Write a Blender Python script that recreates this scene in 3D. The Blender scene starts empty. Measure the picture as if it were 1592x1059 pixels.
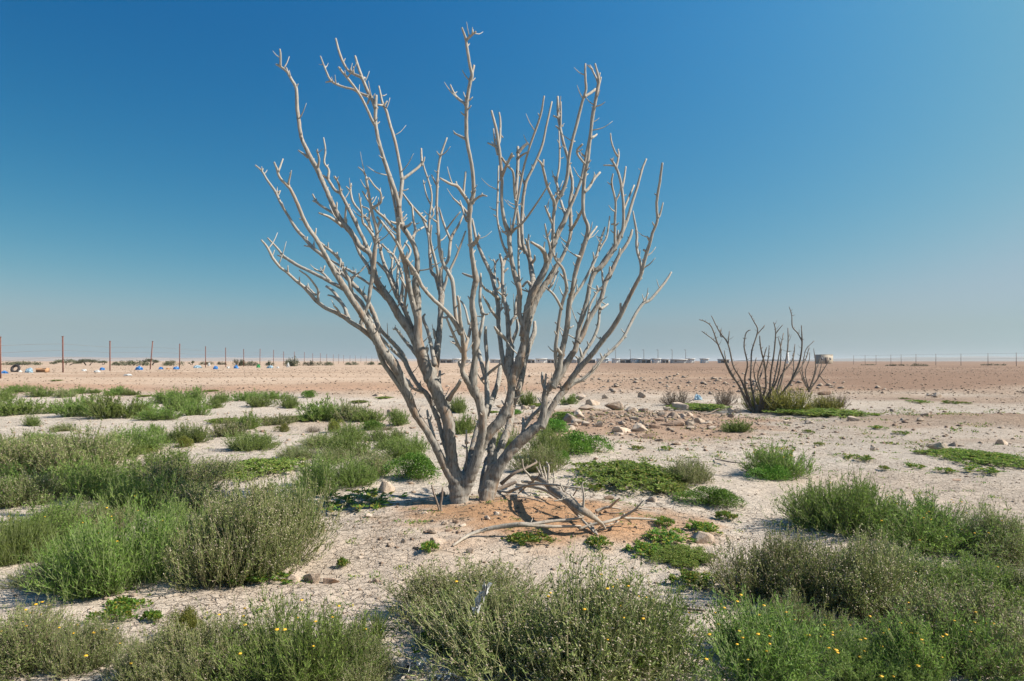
import bpy, math, random
import numpy as np
from mathutils import Vector

random.seed(7)
S = bpy.context.scene
COL = S.collection
R_ = math.radians

# ------------------------------------------------------------------ camera, sky, sun, exposure
F, H, CX, CY = 1061.0, 1.6, 796.0, 561.0          # focal length in photo pixels, eye height, horizon
cam_d = bpy.data.cameras.new("camera")
cam = bpy.data.objects.new("camera", cam_d)
COL.objects.link(cam)
cam.location = (0, 0, H)
cam.rotation_euler = (R_(90), 0, 0)
cam_d.sensor_width = 36.0
cam_d.lens = 36.0 * F / 1592.0
cam_d.shift_y = (CY - 529.5) / 1592.0
cam_d.clip_start = 0.05
cam_d.clip_end = 20000
S.camera = cam

SUN_EL, SUN_AZ = 41.0, 97.0                      # degrees; azimuth clockwise from +Y (90 = straight from the right)
world = bpy.data.worlds.new("World")
S.world = world
world.use_nodes = True
wn, wl = world.node_tree.nodes, world.node_tree.links
bg = wn["Background"]
sky = wn.new("ShaderNodeTexSky")
sky.sky_type = 'NISHITA'
sky.sun_disc = False
sky.sun_elevation = R_(SUN_EL)
sky.sun_rotation = R_(SUN_AZ)
sky.altitude = 0
sky.air_density = 1.0
sky.dust_density = 1.0
sky.ozone_density = 1.0
tcw = wn.new("ShaderNodeTexCoord"); sxyz = wn.new("ShaderNodeSeparateXYZ"); cxyz = wn.new("ShaderNodeCombineXYZ"); zmx = wn.new("ShaderNodeMath")
zmx.operation = 'MAXIMUM'; zmx.inputs[1].default_value = 0.045      # dust haze evens out the last degrees above the horizon
wl.new(tcw.outputs['Generated'], sxyz.inputs[0]); wl.new(sxyz.outputs[0], cxyz.inputs[0]); wl.new(sxyz.outputs[1], cxyz.inputs[1])
wl.new(sxyz.outputs[2], zmx.inputs[0]); wl.new(zmx.outputs[0], cxyz.inputs[2]); wl.new(cxyz.outputs[0], sky.inputs[0])
dotn = wn.new("ShaderNodeVectorMath"); dotn.operation = 'DOT_PRODUCT'; wl.new(tcw.outputs['Generated'], dotn.inputs[0])
dotn.inputs[1].default_value = (math.sin(R_(SUN_AZ)) * math.cos(R_(SUN_EL)), math.cos(R_(SUN_AZ)) * math.cos(R_(SUN_EL)), math.sin(R_(SUN_EL)))
dsub = wn.new("ShaderNodeMath"); dsub.operation = 'SUBTRACT'; dsub.inputs[1].default_value = 0.1; wl.new(dotn.outputs['Value'], dsub.inputs[0])
zup = wn.new("ShaderNodeMath"); zup.operation = 'MULTIPLY'; zup.use_clamp = True; zup.inputs[1].default_value = 2.4; wl.new(sxyz.outputs[2], zup.inputs[0])
glow = wn.new("ShaderNodeMath"); glow.operation = 'MULTIPLY'; wl.new(dsub.outputs[0], glow.inputs[0]); wl.new(zup.outputs[0], glow.inputs[1])
# clear, deep-blue desert air: one power law per colour channel over the whole sky
sep = wn.new("ShaderNodeSeparateColor"); comb = wn.new("ShaderNodeCombineColor")
wl.new(sky.outputs[0], sep.inputs[0])
for ch, (pw, gain) in enumerate(((2.25, 1.25), (1.04, 0.555), (0.53, 0.458))):
    m1 = wn.new("ShaderNodeMath"); m1.operation = 'MULTIPLY'; m1.inputs[1].default_value = 0.1
    m2 = wn.new("ShaderNodeMath"); m2.operation = 'POWER'; m2.inputs[1].default_value = pw
    m3 = wn.new("ShaderNodeMath"); m3.operation = 'MULTIPLY'; m3.inputs[1].default_value = gain * 10.0
    m4 = wn.new("ShaderNodeMath"); m4.operation = 'SMOOTH_MIN'; m4.inputs[1].default_value = (2.3, 3.12, 3.68)[ch]; m4.inputs[2].default_value = (1.3, 1.0, 0.8)[ch]
    wl.new(sep.outputs[ch], m1.inputs[0]); wl.new(m1.outputs[0], m2.inputs[0]); wl.new(m2.outputs[0], m3.inputs[0])
    me_ = wn.new("ShaderNodeMath"); me_.operation = 'MULTIPLY'; me_.inputs[1].default_value = (1.75, 0.85, 0.62)[ch]   # the sky brightens towards the sun
    mp_ = wn.new("ShaderNodeMath"); mp_.operation = 'EXPONENT'; mq_ = wn.new("ShaderNodeMath"); mq_.operation = 'MULTIPLY'
    wl.new(glow.outputs[0], me_.inputs[0]); wl.new(me_.outputs[0], mp_.inputs[0]); wl.new(mp_.outputs[0], mq_.inputs[0]); wl.new(m3.outputs[0], mq_.inputs[1])
    wl.new(mq_.outputs[0], m4.inputs[0]); wl.new(m4.outputs[0], comb.inputs[ch])
wl.new(comb.outputs[0], bg.inputs['Color'])
bg.inputs['Strength'].default_value = 0.10

sun_d = bpy.data.lights.new("sun", 'SUN')
sun = bpy.data.objects.new("sun", sun_d)
COL.objects.link(sun)
sun_d.energy = 5.0
sun_d.angle = R_(0.5)
sun_d.color = (1.0, 0.935, 0.835)
sv = Vector((math.sin(R_(SUN_AZ)) * math.cos(R_(SUN_EL)), math.cos(R_(SUN_AZ)) * math.cos(R_(SUN_EL)), math.sin(R_(SUN_EL))))
sun.rotation_euler = sv.to_track_quat('Z', 'Y').to_euler()
sun.location = (20, 0, 20)

S.view_settings.view_transform = 'Standard'
S.view_settings.look = 'None'
S.view_settings.exposure = 0.68
S.view_settings.gamma = 1.0
S.view_settings.use_curve_mapping = False

# ------------------------------------------------------------------ helpers
def tag(o, label=None, cat=None, group=None, kind=None):
    if label: o["label"] = label
    if cat: o["category"] = cat
    if group: o["group"] = group
    if kind: o["kind"] = kind
    return o

def empty(name, loc=(0, 0, 0), rz=0.0):
    o = bpy.data.objects.new(name, None)
    COL.objects.link(o)
    o.location = loc
    o.rotation_euler = (0, 0, rz)
    o.empty_display_size = 0.1
    return o

def mesh_data(name, V, Fa, mats, mat_idx=None, smooth=False, attrs=None):
    """V (n,3); Fa (m,3|4) int array or list of such arrays."""
    me = bpy.data.meshes.new(name)
    arrs = Fa if isinstance(Fa, list) else [Fa]
    arrs = [np.asarray(a, dtype=np.int32) for a in arrs if len(a)]
    V = np.asarray(V, dtype=np.float32)
    loops = np.concatenate([a.ravel() for a in arrs])
    sizes = np.concatenate([np.full(len(a), a.shape[1], dtype=np.int32) for a in arrs])
    starts = np.concatenate([[0], np.cumsum(sizes)[:-1]]).astype(np.int32)
    me.vertices.add(len(V)); me.vertices.foreach_set("co", V.ravel())
    me.loops.add(len(loops)); me.loops.foreach_set("vertex_index", loops)
    me.polygons.add(len(sizes))
    me.polygons.foreach_set("loop_start", starts)
    me.polygons.foreach_set("loop_total", sizes)
    if smooth is not False:
        sm = np.ones(len(sizes), dtype=bool) if smooth is True else np.asarray(smooth, dtype=bool)
        me.polygons.foreach_set("use_smooth", sm)
    for m in (mats if isinstance(mats, (list, tuple)) else [mats]):
        me.materials.append(m)
    if mat_idx is not None:
        me.polygons.foreach_set("material_index", np.asarray(mat_idx, dtype=np.int32))
    for k, a in (attrs or {}).items():
        a = np.asarray(a, dtype=np.float32)
        if a.ndim == 1:
            at = me.attributes.new(k, 'FLOAT', 'POINT'); at.data.foreach_set("value", a)
        else:
            at = me.attributes.new(k, 'FLOAT_COLOR', 'POINT'); at.data.foreach_set("color", a.ravel())
    me.update(calc_edges=True)
    return me

def link(name, me, parent=None, loc=None):
    o = bpy.data.objects.new(name, me)
    COL.objects.link(o)
    if parent is not None: o.parent = parent
    if loc is not None: o.location = loc
    return o

class MB:
    """collects triangles and quads of one mesh"""
    def __init__(s): s.v, s.t, s.q, s.n, s.ti, s.qi, s.a = [], [], [], 0, [], [], []
    def add(s, V, T=None, Q=None, mi=0, attr=None):
        V = np.asarray(V, dtype=np.float32)
        if T is not None and len(T):
            s.t.append(np.asarray(T) + s.n); s.ti.append(np.full(len(T), mi))
        if Q is not None and len(Q):
            s.q.append(np.asarray(Q) + s.n); s.qi.append(np.full(len(Q), mi))
        s.v.append(V); s.n += len(V)
        s.a.append(np.zeros(len(V)) if attr is None else np.asarray(attr))
    def data(s, name, mats, smooth=False):
        fa = ([np.concatenate(s.t)] if s.t else []) + ([np.concatenate(s.q)] if s.q else [])
        mi = np.concatenate((s.ti and [np.concatenate(s.ti)] or []) + (s.qi and [np.concatenate(s.qi)] or []))
        return mesh_data(name, np.concatenate(s.v), fa, mats, mi, smooth, {"tint": np.concatenate(s.a)})
    def build(s, name, mats, parent=None, smooth=False, loc=None):
        return link(name, s.data(name, mats, smooth), parent, loc)

BOXQ = np.array([[0, 3, 2, 1], [4, 5, 6, 7], [0, 1, 5, 4], [1, 2, 6, 5], [2, 3, 7, 6], [3, 0, 4, 7]])
def box(mb, x0, x1, y0, y1, z0, z1, mi=0):
    mb.add([(x0, y0, z0), (x1, y0, z0), (x1, y1, z0), (x0, y1, z0), (x0, y0, z1), (x1, y0, z1), (x1, y1, z1), (x0, y1, z1)], Q=BOXQ, mi=mi)

# value noise -------------------------------------------------------
_rs = np.random.RandomState(11)
_LAT = _rs.rand(256, 256)
def vnoise(x, y, s, off=0.0):
    x = np.asarray(x, dtype=np.float64) / s + off; y = np.asarray(y, dtype=np.float64) / s + off * 1.7
    xi, yi = np.floor(x).astype(np.int64), np.floor(y).astype(np.int64)
    fx, fy = x - xi, y - yi
    fx = fx * fx * (3 - 2 * fx); fy = fy * fy * (3 - 2 * fy)
    a, b = _LAT[xi % 256, yi % 256], _LAT[(xi + 1) % 256, yi % 256]
    c, d = _LAT[xi % 256, (yi + 1) % 256], _LAT[(xi + 1) % 256, (yi + 1) % 256]
    return (a * (1 - fx) + b * fx) * (1 - fy) + (c * (1 - fx) + d * fx) * fy * 1.0
def sstep(a, b, x):
    t = np.clip((np.asarray(x, dtype=np.float64) - a) / (b - a), 0, 1)
    return t * t * (3 - 2 * t)

RISE = 0.80
def gbase(x, y):
    x = np.asarray(x, dtype=np.float64); y = np.asarray(y, dtype=np.float64)
    z = RISE * sstep(27, 46, y)
    z = z + 0.22 * np.exp(-(((x - 12.6) / 3.4) ** 2 + ((y - 17.5) / 1.8) ** 2))      # brown mound on the right
    z = z + 0.10 * np.exp(-(((x + 0.15) / 1.3) ** 2 + ((y - 7.1) / 1.0) ** 2))       # soil heaped round the tree foot
    z = z + 0.10 * np.exp(-(((x - 3.0) / 3.0) ** 2 + ((y - 18.5) / 3.0) ** 2))       # rubble heap
    return z
def gz(x, y):
    near = 1.0 - sstep(40, 120, y) * 0.6
    z = gbase(x, y)
    z = z + (vnoise(x, y, 2.3) - 0.5) * 0.07 * near + (vnoise(x, y, 0.7, 3.1) - 0.5) * 0.035 * near
    z = z + (vnoise(x, y, 0.23, 7.7) - 0.5) * 0.03 + (vnoise(x, y, 0.1, 5.2) - 0.5) * 0.014
    return z
_YS = np.concatenate([np.arange(2.2, 60, 0.02), np.arange(60, 400, 0.5)])
def at(px, py, lift=0.0):
    """point of the ground (plus lift) seen at a photo pixel"""
    xs = (px - CX) / F * _YS
    p = CY + F * (H - gbase(xs, _YS) - lift) / _YS
    i = int(np.argmax(p <= py)) if np.any(p <= py) else len(_YS) - 1
    Y = float(_YS[i]); X = (px - CX) / F * Y
    return X, Y, float(gz(X, Y))
def P(px, py, Y):
    return np.array([(px - CX) / F * Y, Y, H - (py - CY) / F * Y])

# ------------------------------------------------------------------ materials
def mat(name):
    m = bpy.data.materials.new(name); m.use_nodes = True
    nt = m.node_tree
    return m, nt, nt.nodes, nt.links, nt.nodes["Principled BSDF"]
def setin(b, **k):
    for n, v in k.items(): b.inputs[n.replace('_', ' ')].default_value = v
def noise_node(N, L, scale, detail=4, rough=0.6, co=None, dist=0.0):
    n = N.new("ShaderNodeTexNoise"); n.inputs['Scale'].default_value = scale
    n.inputs['Detail'].default_value = detail; n.inputs['Roughness'].default_value = rough
    n.inputs['Distortion'].default_value = dist
    if co is not None: L.new(co, n.inputs['Vector'])
    return n
def ramp(N, L, src, stops, interp='LINEAR'):
    r = N.new("ShaderNodeValToRGB"); r.color_ramp.interpolation = interp
    e = r.color_ramp.elements
    while len(e) < len(stops): e.new(0.5)
    for i, (p, c) in enumerate(stops):
        e[i].position = p; e[i].color = (c[0], c[1], c[2], 1) if not isinstance(c, (int, float)) else (c, c, c, 1)
    L.new(src, r.inputs[0]); return r
def mix(N, L, fac, a, b, mode='MIX'):
    m = N.new("ShaderNodeMix"); m.data_type = 'RGBA'; m.blend_type = mode
    for sock, v in ((m.inputs['Factor'], fac), (m.inputs[6], a), (m.inputs[7], b)):
        if hasattr(v, 'is_linked'): L.new(v, sock)
        elif isinstance(v, (int, float)): sock.default_value = v if sock.type == 'VALUE' else (v, v, v, 1)
        else: sock.default_value = (v[0], v[1], v[2], 1)
    return m.outputs[2]
def mathn(N, L, op, a, b=0.0):
    m = N.new("ShaderNodeMath"); m.operation = op
    for i, v in enumerate((a, b)):
        if hasattr(v, 'is_linked'): L.new(v, m.inputs[i])
        else: m.inputs[i].default_value = v
    return m.outputs[0]
def bump(N, L, b, src, strength, dist):
    n = N.new("ShaderNodeBump"); n.inputs['Strength'].default_value = strength; n.inputs['Distance'].default_value = dist
    L.new(src, n.inputs['Height']); L.new(n.outputs[0], b.inputs['Normal']); return n

def simple(name, col, rough=0.8, var=0.25, scale=20.0):
    m, nt, N, L, b = mat(name)
    tc = N.new("ShaderNodeTexCoord")
    n = noise_node(N, L, scale, 4, 0.6, tc.outputs['Object'])
    dk = tuple(c * (1 - var) for c in col); lt = tuple(min(1, c * (1 + var)) for c in col)
    r = ramp(N, L, n.outputs[0], [(0.3, dk), (0.7, lt)])
    L.new(r.outputs[0], b.inputs['Base Color']); setin(b, Roughness=rough)
    bump(N, L, b, n.outputs[0], 0.3, 0.01)
    return m

def mat_ground():
    m, nt, N, L, b = mat("desert_soil")
    geo = N.new("ShaderNodeNewGeometry"); pos = geo.outputs['Position']
    at_ = N.new("ShaderNodeAttribute"); at_.attribute_name = "soil"
    ck = N.new("ShaderNodeAttribute"); ck.attribute_name = "crack"
    n1 = noise_node(N, L, 1.3, 6, 0.65, pos)
    n2 = noise_node(N, L, 14, 5, 0.7, pos)
    n3 = noise_node(N, L, 90, 3, 0.7, pos)
    c = mix(N, L, mathn(N, L, 'MULTIPLY', ramp(N, L, n1.outputs[0], [(0.35, 0.0), (0.7, 1.0)]).outputs[0], 0.16), at_.outputs['Color'], (0.36, 0.25, 0.17), 'MIX')
    c = mix(N, L, 1.0, c, ramp(N, L, n2.outputs[0], [(0.25, (0.72, 0.70, 0.68)), (0.5, (1.0, 1.0, 1.0)), (0.75, (1.14, 1.14, 1.13))]).outputs[0], 'MULTIPLY')
    c = mix(N, L, 1.0, c, ramp(N, L, n3.outputs[0], [(0.3, (0.80, 0.79, 0.78)), (0.6, (1.08, 1.08, 1.08))]).outputs[0], 'MULTIPLY')
    # mud cracks: two scales of cells with warped edges
    wp = N.new("ShaderNodeVectorMath"); wp.operation = 'ADD'
    nw = noise_node(N, L, 6, 3, 0.6, pos)
    sc = N.new("ShaderNodeVectorMath"); sc.operation = 'SCALE'; sc.inputs['Scale'].default_value = 0.16
    L.new(nw.outputs['Color'], sc.inputs[0]); L.new(pos, wp.inputs[0]); L.new(sc.outputs[0], wp.inputs[1])
    def cells(scale, w):
        v = N.new("ShaderNodeTexVoronoi"); v.feature = 'DISTANCE_TO_EDGE'; v.inputs['Scale'].default_value = scale
        L.new(wp.outputs[0], v.inputs['Vector'])
        return ramp(N, L, v.outputs['Distance'], [(0.0, 0.0), (w, 1.0)]).outputs[0]
    c1, c2 = cells(7.0, 0.035), cells(17.0, 0.06)
    br = ramp(N, L, noise_node(N, L, 2.2, 3, 0.6, pos).outputs[0], [(0.45, 0.0), (0.62, 1.0)]).outputs[0]
    c2m = mathn(N, L, 'MAXIMUM', c2, br)
    cr = mathn(N, L, 'MULTIPLY', c1, c2m)
    inv = mathn(N, L, 'SUBTRACT', 1.0, cr)
    crm = mathn(N, L, 'MULTIPLY', inv, ck.outputs['Fac'])
    c = mix(N, L, mathn(N, L, 'MULTIPLY', crm, 0.55), c, (0.16, 0.11, 0.075))
    L.new(c, b.inputs['Base Color'])
    setin(b, Roughness=0.95); b.inputs['Specular IOR Level'].default_value = 0.15
    hgt = mathn(N, L, 'ADD', mathn(N, L, 'MULTIPLY', n2.outputs[0], 0.9), mathn(N, L, 'MULTIPLY', n3.outputs[0], 0.35))
    hgt = mathn(N, L, 'SUBTRACT', hgt, mathn(N, L, 'MULTIPLY', crm, 0.9))
    bump(N, L, b, hgt, 0.85, 0.025)
    return m

def mat_bark(name, base, dark, brown, brown_amt):
    m, nt, N, L, b = mat(name)
    tc = N.new("ShaderNodeTexCoord"); mp = N.new("ShaderNodeMapping")
    mp.inputs['Scale'].default_value = (1, 1, 0.22); L.new(tc.outputs['Object'], mp.inputs['Vector'])
    g = noise_node(N, L, 55, 5, 0.7, mp.outputs[0])
    mp2 = N.new("ShaderNodeMapping"); mp2.inputs['Scale'].default_value = (1, 1, 0.3); L.new(tc.outputs['Object'], mp2.inputs['Vector'])
    p = noise_node(N, L, 8.0, 6, 0.68, mp2.outputs[0])
    p2 = noise_node(N, L, 22, 5, 0.65, mp2.outputs[0])
    th = N.new("ShaderNodeAttribute"); th.attribute_name = "tint"
    c = ramp(N, L, g.outputs[0], [(0.34, dark), (0.52, base), (0.72, tuple(min(1, x * 1.18) for x in base))]).outputs[0]
    f = ramp(N, L, p.outputs[0], [(0.50, 0.0), (0.66, brown_amt)]).outputs[0]
    c = mix(N, L, f, c, brown)
    c = mix(N, L, mathn(N, L, 'MULTIPLY', th.outputs['Fac'], 0.65), c, tuple(min(1, x * 1.75) for x in base))
    c = mix(N, L, ramp(N, L, p2.outputs[0], [(0.62, 0.0), (0.75, 0.55)]).outputs[0], c, dark)
    L.new(c, b.inputs['Base Color']); setin(b, Roughness=0.8)
    b.inputs['Specular IOR Level'].default_value = 0.25
    kn = N.new("ShaderNodeTexVoronoi"); kn.inputs['Scale'].default_value = 9.0; L.new(mp2.outputs[0], kn.inputs['Vector'])
    c = mix(N, L, ramp(N, L, kn.outputs['Distance'], [(0.05, 0.75), (0.16, 0.0)]).outputs[0], c, dark)
    L.new(c, b.inputs['Base Color'])
    h = mathn(N, L, 'ADD', g.outputs[0], mathn(N, L, 'MULTIPLY', p2.outputs[0], 0.8))
    bump(N, L, b, h, 0.6, 0.008)
    return m

def mat_leaf(name, dark, light, alt, alt_amt=0.25, trans=0.42):
    m, nt, N, L, b = mat(name)
    a = N.new("ShaderNodeAttribute"); a.attribute_name = "tint"
    oi = N.new("ShaderNodeObjectInfo")
    c = ramp(N, L, a.outputs['Fac'], [(0.0, dark), (0.75 - alt_amt * 0.6, light), (1.0, alt)]).outputs[0]
    hsn = N.new("ShaderNodeHueSaturation"); L.new(c, hsn.inputs['Color'])
    L.new(mathn(N, L, 'ADD', mathn(N, L, 'MULTIPLY', oi.outputs['Random'], 0.03), 0.482), hsn.inputs['Hue'])
    L.new(mathn(N, L, 'ADD', mathn(N, L, 'MULTIPLY', oi.outputs['Random'], 0.45), 0.82), hsn.inputs['Value'])
    L.new(hsn.outputs[0], b.inputs['Base Color'])
    setin(b, Roughness=0.55); b.inputs['Specular IOR Level'].default_value = 0.3
    tr = N.new("ShaderNodeBsdfTranslucent"); L.new(hsn.outputs[0], tr.inputs['Color'])
    mx = N.new("ShaderNodeMixShader"); mx.inputs[0].default_value = trans
    L.new(b.outputs[0], mx.inputs[1]); L.new(tr.outputs[0], mx.inputs[2])
    L.new(mx.outputs[0], N["Material Output"].inputs['Surface'])
    return m

def mat_rock(name, a, b2, c2):
    m, nt, N, L, b = mat(name)
    tc = N.new("ShaderNodeTexCoord"); oi = N.new("ShaderNodeObjectInfo")
    geo = N.new("ShaderNodeNewGeometry")
    n = noise_node(N, L, 9, 6, 0.7, geo.outputs['Position'])
    n2 = noise_node(N, L, 60, 4, 0.7, geo.outputs['Position'])
    c = ramp(N, L, n.outputs[0], [(0.3, b2), (0.55, a), (0.75, c2)]).outputs[0]
    c = mix(N, L, 1.0, c, ramp(N, L, n2.outputs[0], [(0.3, 0.72), (0.65, 1.08)]).outputs[0], 'MULTIPLY')
    hsn = N.new("ShaderNodeHueSaturation"); L.new(c, hsn.inputs['Color'])
    L.new(mathn(N, L, 'ADD', mathn(N, L, 'MULTIPLY', oi.outputs['Random'], 0.5), 0.65), hsn.inputs['Value'])
    L.new(hsn.outputs[0], b.inputs['Base Color']); setin(b, Roughness=0.9)
    b.inputs['Specular IOR Level'].default_value = 0.2
    bump(N, L, b, mathn(N, L, 'ADD', n.outputs[0], mathn(N, L, 'MULTIPLY', n2.outputs[0], 0.4)), 0.7, 0.03)
    return m

M = {}
M['ground'] = mat_ground()
M['bark'] = mat_bark("weathered_bark", (0.285, 0.262, 0.228), (0.09, 0.078, 0.065), (0.24, 0.15, 0.09), 0.8)
M['bark_far'] = mat_bark("grey_dead_wood", (0.155, 0.13, 0.105), (0.06, 0.05, 0.04), (0.16, 0.095, 0.06), 0.6)
M['deadwood'] = mat_bark("fallen_wood", (0.29, 0.255, 0.21), (0.12, 0.095, 0.075), (0.28, 0.17, 0.10), 0.5)
M['darkwood'] = mat_bark("dark_stick_wood", (0.16, 0.125, 0.10), (0.07, 0.055, 0.045), (0.14, 0.09, 0.06), 0.5)
M['sage'] = mat_leaf("sage_leaf", (0.13, 0.19, 0.05), (0.25, 0.32, 0.095), (0.37, 0.39, 0.15))
M['sagestem'] = mat_leaf("sage_stem", (0.15, 0.165, 0.07), (0.25, 0.26, 0.125), (0.30, 0.24, 0.15), trans=0.05)
M['seed'] = mat_leaf("seed_head", (0.24, 0.20, 0.13), (0.42, 0.35, 0.25), (0.55, 0.47, 0.36), trans=0.15)
M['green'] = mat_leaf("green_leaf", (0.10, 0.17, 0.03), (0.19, 0.29, 0.052), (0.24, 0.31, 0.075))
M['greenstem'] = mat_leaf("green_stem", (0.12, 0.155, 0.055), (0.23, 0.27, 0.11), (0.27, 0.30, 0.13), trans=0.05)
M['round'] = mat_leaf("round_leaf", (0.055, 0.13, 0.018), (0.12, 0.26, 0.035), (0.23, 0.34, 0.06))
M['lime'] = mat_leaf("lime_leaf", (0.10, 0.12, 0.02), (0.20, 0.23, 0.045), (0.30, 0.29, 0.07))
M['matleaf'] = mat_leaf("mat_leaf", (0.10, 0.165, 0.026), (0.20, 0.28, 0.05), (0.26, 0.23, 0.07), 0.25)
M['broad'] = mat_leaf("broad_leaf", (0.07, 0.14, 0.02), (0.14, 0.26, 0.04), (0.36, 0.28, 0.05), 0.3)
M['dry'] = mat_leaf("dry_leaf", (0.10, 0.07, 0.045), (0.20, 0.15, 0.10), (0.28, 0.22, 0.15), trans=0.1)
M['drystem'] = mat_leaf("dry_stem", (0.10, 0.08, 0.055), (0.18, 0.145, 0.10), (0.26, 0.22, 0.16), trans=0.0)
M['flower'] = simple("yellow_petal", (0.75, 0.42, 0.02), 0.6, 0.2, 40)
M['rock'] = mat_rock("pale_limestone", (0.52, 0.42, 0.33), (0.38, 0.27, 0.19), (0.62, 0.53, 0.44))
M['rockred'] = mat_rock("reddish_rock", (0.36, 0.25, 0.18), (0.24, 0.15, 0.10), (0.43, 0.33, 0.25))
M['pebble'] = mat_rock("pebble_stone", (0.44, 0.33, 0.24), (0.30, 0.21, 0.145), (0.54, 0.44, 0.35))
M['rust'] = simple("rusty_steel", (0.16, 0.06, 0.04), 0.8, 0.4, 8)
M['wire'] = simple("fence_wire", (0.16, 0.13, 0.12), 0.6, 0.2, 8)
M['farleaf'] = mat_leaf("desert_tree_leaf", (0.05, 0.065, 0.03), (0.10, 0.115, 0.055), (0.16, 0.15, 0.08), trans=0.1)
M['farwood'] = simple("far_bark", (0.12, 0.09, 0.07), 0.9, 0.3, 5)
M['white'] = simple("white_paint", (0.74, 0.74, 0.72), 0.7, 0.08, 1.5)
M['shedwall'] = simple("shed_wall", (0.50, 0.50, 0.49), 0.8, 0.12, 1.0)
M['dark'] = simple("dark_opening", (0.10, 0.10, 0.11), 0.6, 0.3, 2)
M['sandwall'] = simple("sand_render", (0.42, 0.36, 0.28), 0.9, 0.1, 1.2)
M['roof'] = simple("roof_sheet", (0.34, 0.35, 0.36), 0.6, 0.15, 1.0)
M['hill'] = simple("far_desert", (0.40, 0.31, 0.24), 1.0, 0.15, 0.004)
M['hilldark'] = simple("far_scrub_ridge", (0.20, 0.18, 0.15), 1.0, 0.25, 0.01)
M['cardboard'] = simple("cardboard", (0.42, 0.24, 0.13), 0.9, 0.12, 6)
M['rubber'] = simple("tyre_rubber", (0.03, 0.025, 0.025), 0.7, 0.3, 20)
def mat_plastic(name, col, tr=0.35):
    m, nt, N, L, b = mat(name)
    tc = N.new("ShaderNodeTexCoord"); n = noise_node(N, L, 14, 4, 0.6, tc.outputs['Object'])
    c = ramp(N, L, n.outputs[0], [(0.3, tuple(x * 0.8 for x in col)), (0.7, tuple(min(1, x * 1.15) for x in col))]).outputs[0]
    L.new(c, b.inputs['Base Color']); setin(b, Roughness=0.35)
    t = N.new("ShaderNodeBsdfTranslucent"); L.new(c, t.inputs['Color'])
    mx = N.new("ShaderNodeMixShader"); mx.inputs[0].default_value = tr
    L.new(b.outputs[0], mx.inputs[1]); L.new(t.outputs[0], mx.inputs[2]); L.new(mx.outputs[0], N["Material Output"].inputs['Surface'])
    return m
M['bagblue'] = mat_plastic("blue_plastic", (0.06, 0.26, 0.62))
M['bagpale'] = mat_plastic("pale_blue_plastic", (0.42, 0.58, 0.68))
M['bagwhite'] = mat_plastic("white_plastic", (0.72, 0.72, 0.70))
M['baggreen'] = mat_plastic("green_plastic", (0.05, 0.36, 0.10))

# ------------------------------------------------------------------ ground
def axis(dense_a, dense_b, step, lo, hi, grow):
    a = list(np.arange(dense_a, dense_b + 1e-6, step))
    s, x = step, dense_b
    while x < hi: s *= grow; x += s; a.append(x)
    s, x, pre = step, dense_a, []
    while x > lo: s *= grow; x -= s; pre.append(x)
    return np.array(pre[::-1] + a)
gx = axis(-4.5, 5.0, 0.042, -9000, 9000, 1.045)
gy = axis(3.0, 9.5, 0.034, -40, 9000, 1.026)
GX, GY = np.meshgrid(gx, gy)
fx_, fy_ = GX.ravel(), GY.ravel()
fz_ = gz(fx_, fy_)
far_fade = sstep(300, 900, np.hypot(fx_, fy_))
fz_ = fz_ * (1 - far_fade) + far_fade * RISE * sstep(27, 46, fy_)
# soil colour zones (kinds of soil that lie there)
def blob(cx, cy, rx, ry, soft=0.5, wob=0.35, s=0.5):
    d = np.hypot((fx_ - cx) / rx, (fy_ - cy) / ry) + (vnoise(fx_, fy_, s, 9.3) - 0.5) * 2 * wob + (vnoise(fx_, fy_, s * 0.3, 2.3) - 0.5) * wob
    return 1 - sstep(1 - soft, 1 + soft * 0.4, d)
clay = np.array([0.555, 0.48, 0.395]); clay2 = np.array([0.49, 0.40, 0.315]); orange = np.array([0.40, 0.235, 0.13])
gravel = np.array([0.46, 0.335, 0.24]); brown = np.array([0.27, 0.175, 0.12]); track = np.array([0.40, 0.25, 0.165]); greyc = np.array([0.40, 0.345, 0.29])
k = np.clip((vnoise(fx_, fy_, 3.1, 1.3) - 0.35) * 2.0, 0, 1)[:, None]
colr = clay * (1 - k) + clay2 * k
def over(c, w): 
    global colr
    w = np.clip(w, 0, 1)[:, None]; colr = colr * (1 - w) + c * w
right = sstep(1.0, 9.0, fx_ - 0.12 * fy_)
over(greyc, sstep(3.5, 7, fx_) * (1 - sstep(22, 28, fy_)) * 0.6)
fz = sstep(29, 36, fy_ + (vnoise(fx_, fy_, 4.0, 4.4) - 0.5) * 6)
over(gravel, fz)
over(np.array([0.50, 0.37, 0.27]), fz * sstep(0.5, 0.75, vnoise(fx_, fy_ * 2.5, 9.0, 6.1)) * 0.6)
tr_ = np.exp(-((fy_ - 33.5 + 0.05 * fx_ + (vnoise(fx_, fy_, 7, 2.2) - .5) * 2.5) / 1.8) ** 2) * (1 - sstep(0, 8, fx_))
over(track, tr_ * 0.9)
over(np.array([0.225, 0.143, 0.098]), fz * sstep(-5, 13, fx_ - 0.05 * fy_) * 1.0)
over(brown * 0.85, np.exp(-((fy_ - 28.5 - (vnoise(fx_, fy_, 5, 8.2) - .5) * 3) / 2.2) ** 2) * sstep(10, 16, fx_) * 0.8)
over(brown * 0.95, blob(12.8, 17.3, 4.4, 2.4, 0.6, 0.4, 1.6) * 0.95)
over(np.array([0.36, 0.27, 0.20]), sstep(0.5, 0.72, vnoise(fx_, fy_ * 2.2, 3.3, 17.0)) * sstep(4, 9, fx_) * (1 - fz) * 0.7)
over(np.array([0.37, 0.235, 0.155]), blob(3.4, 17.6, 4.2, 4.2, 0.6, 0.5, 1.2) * 0.85)
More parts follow.
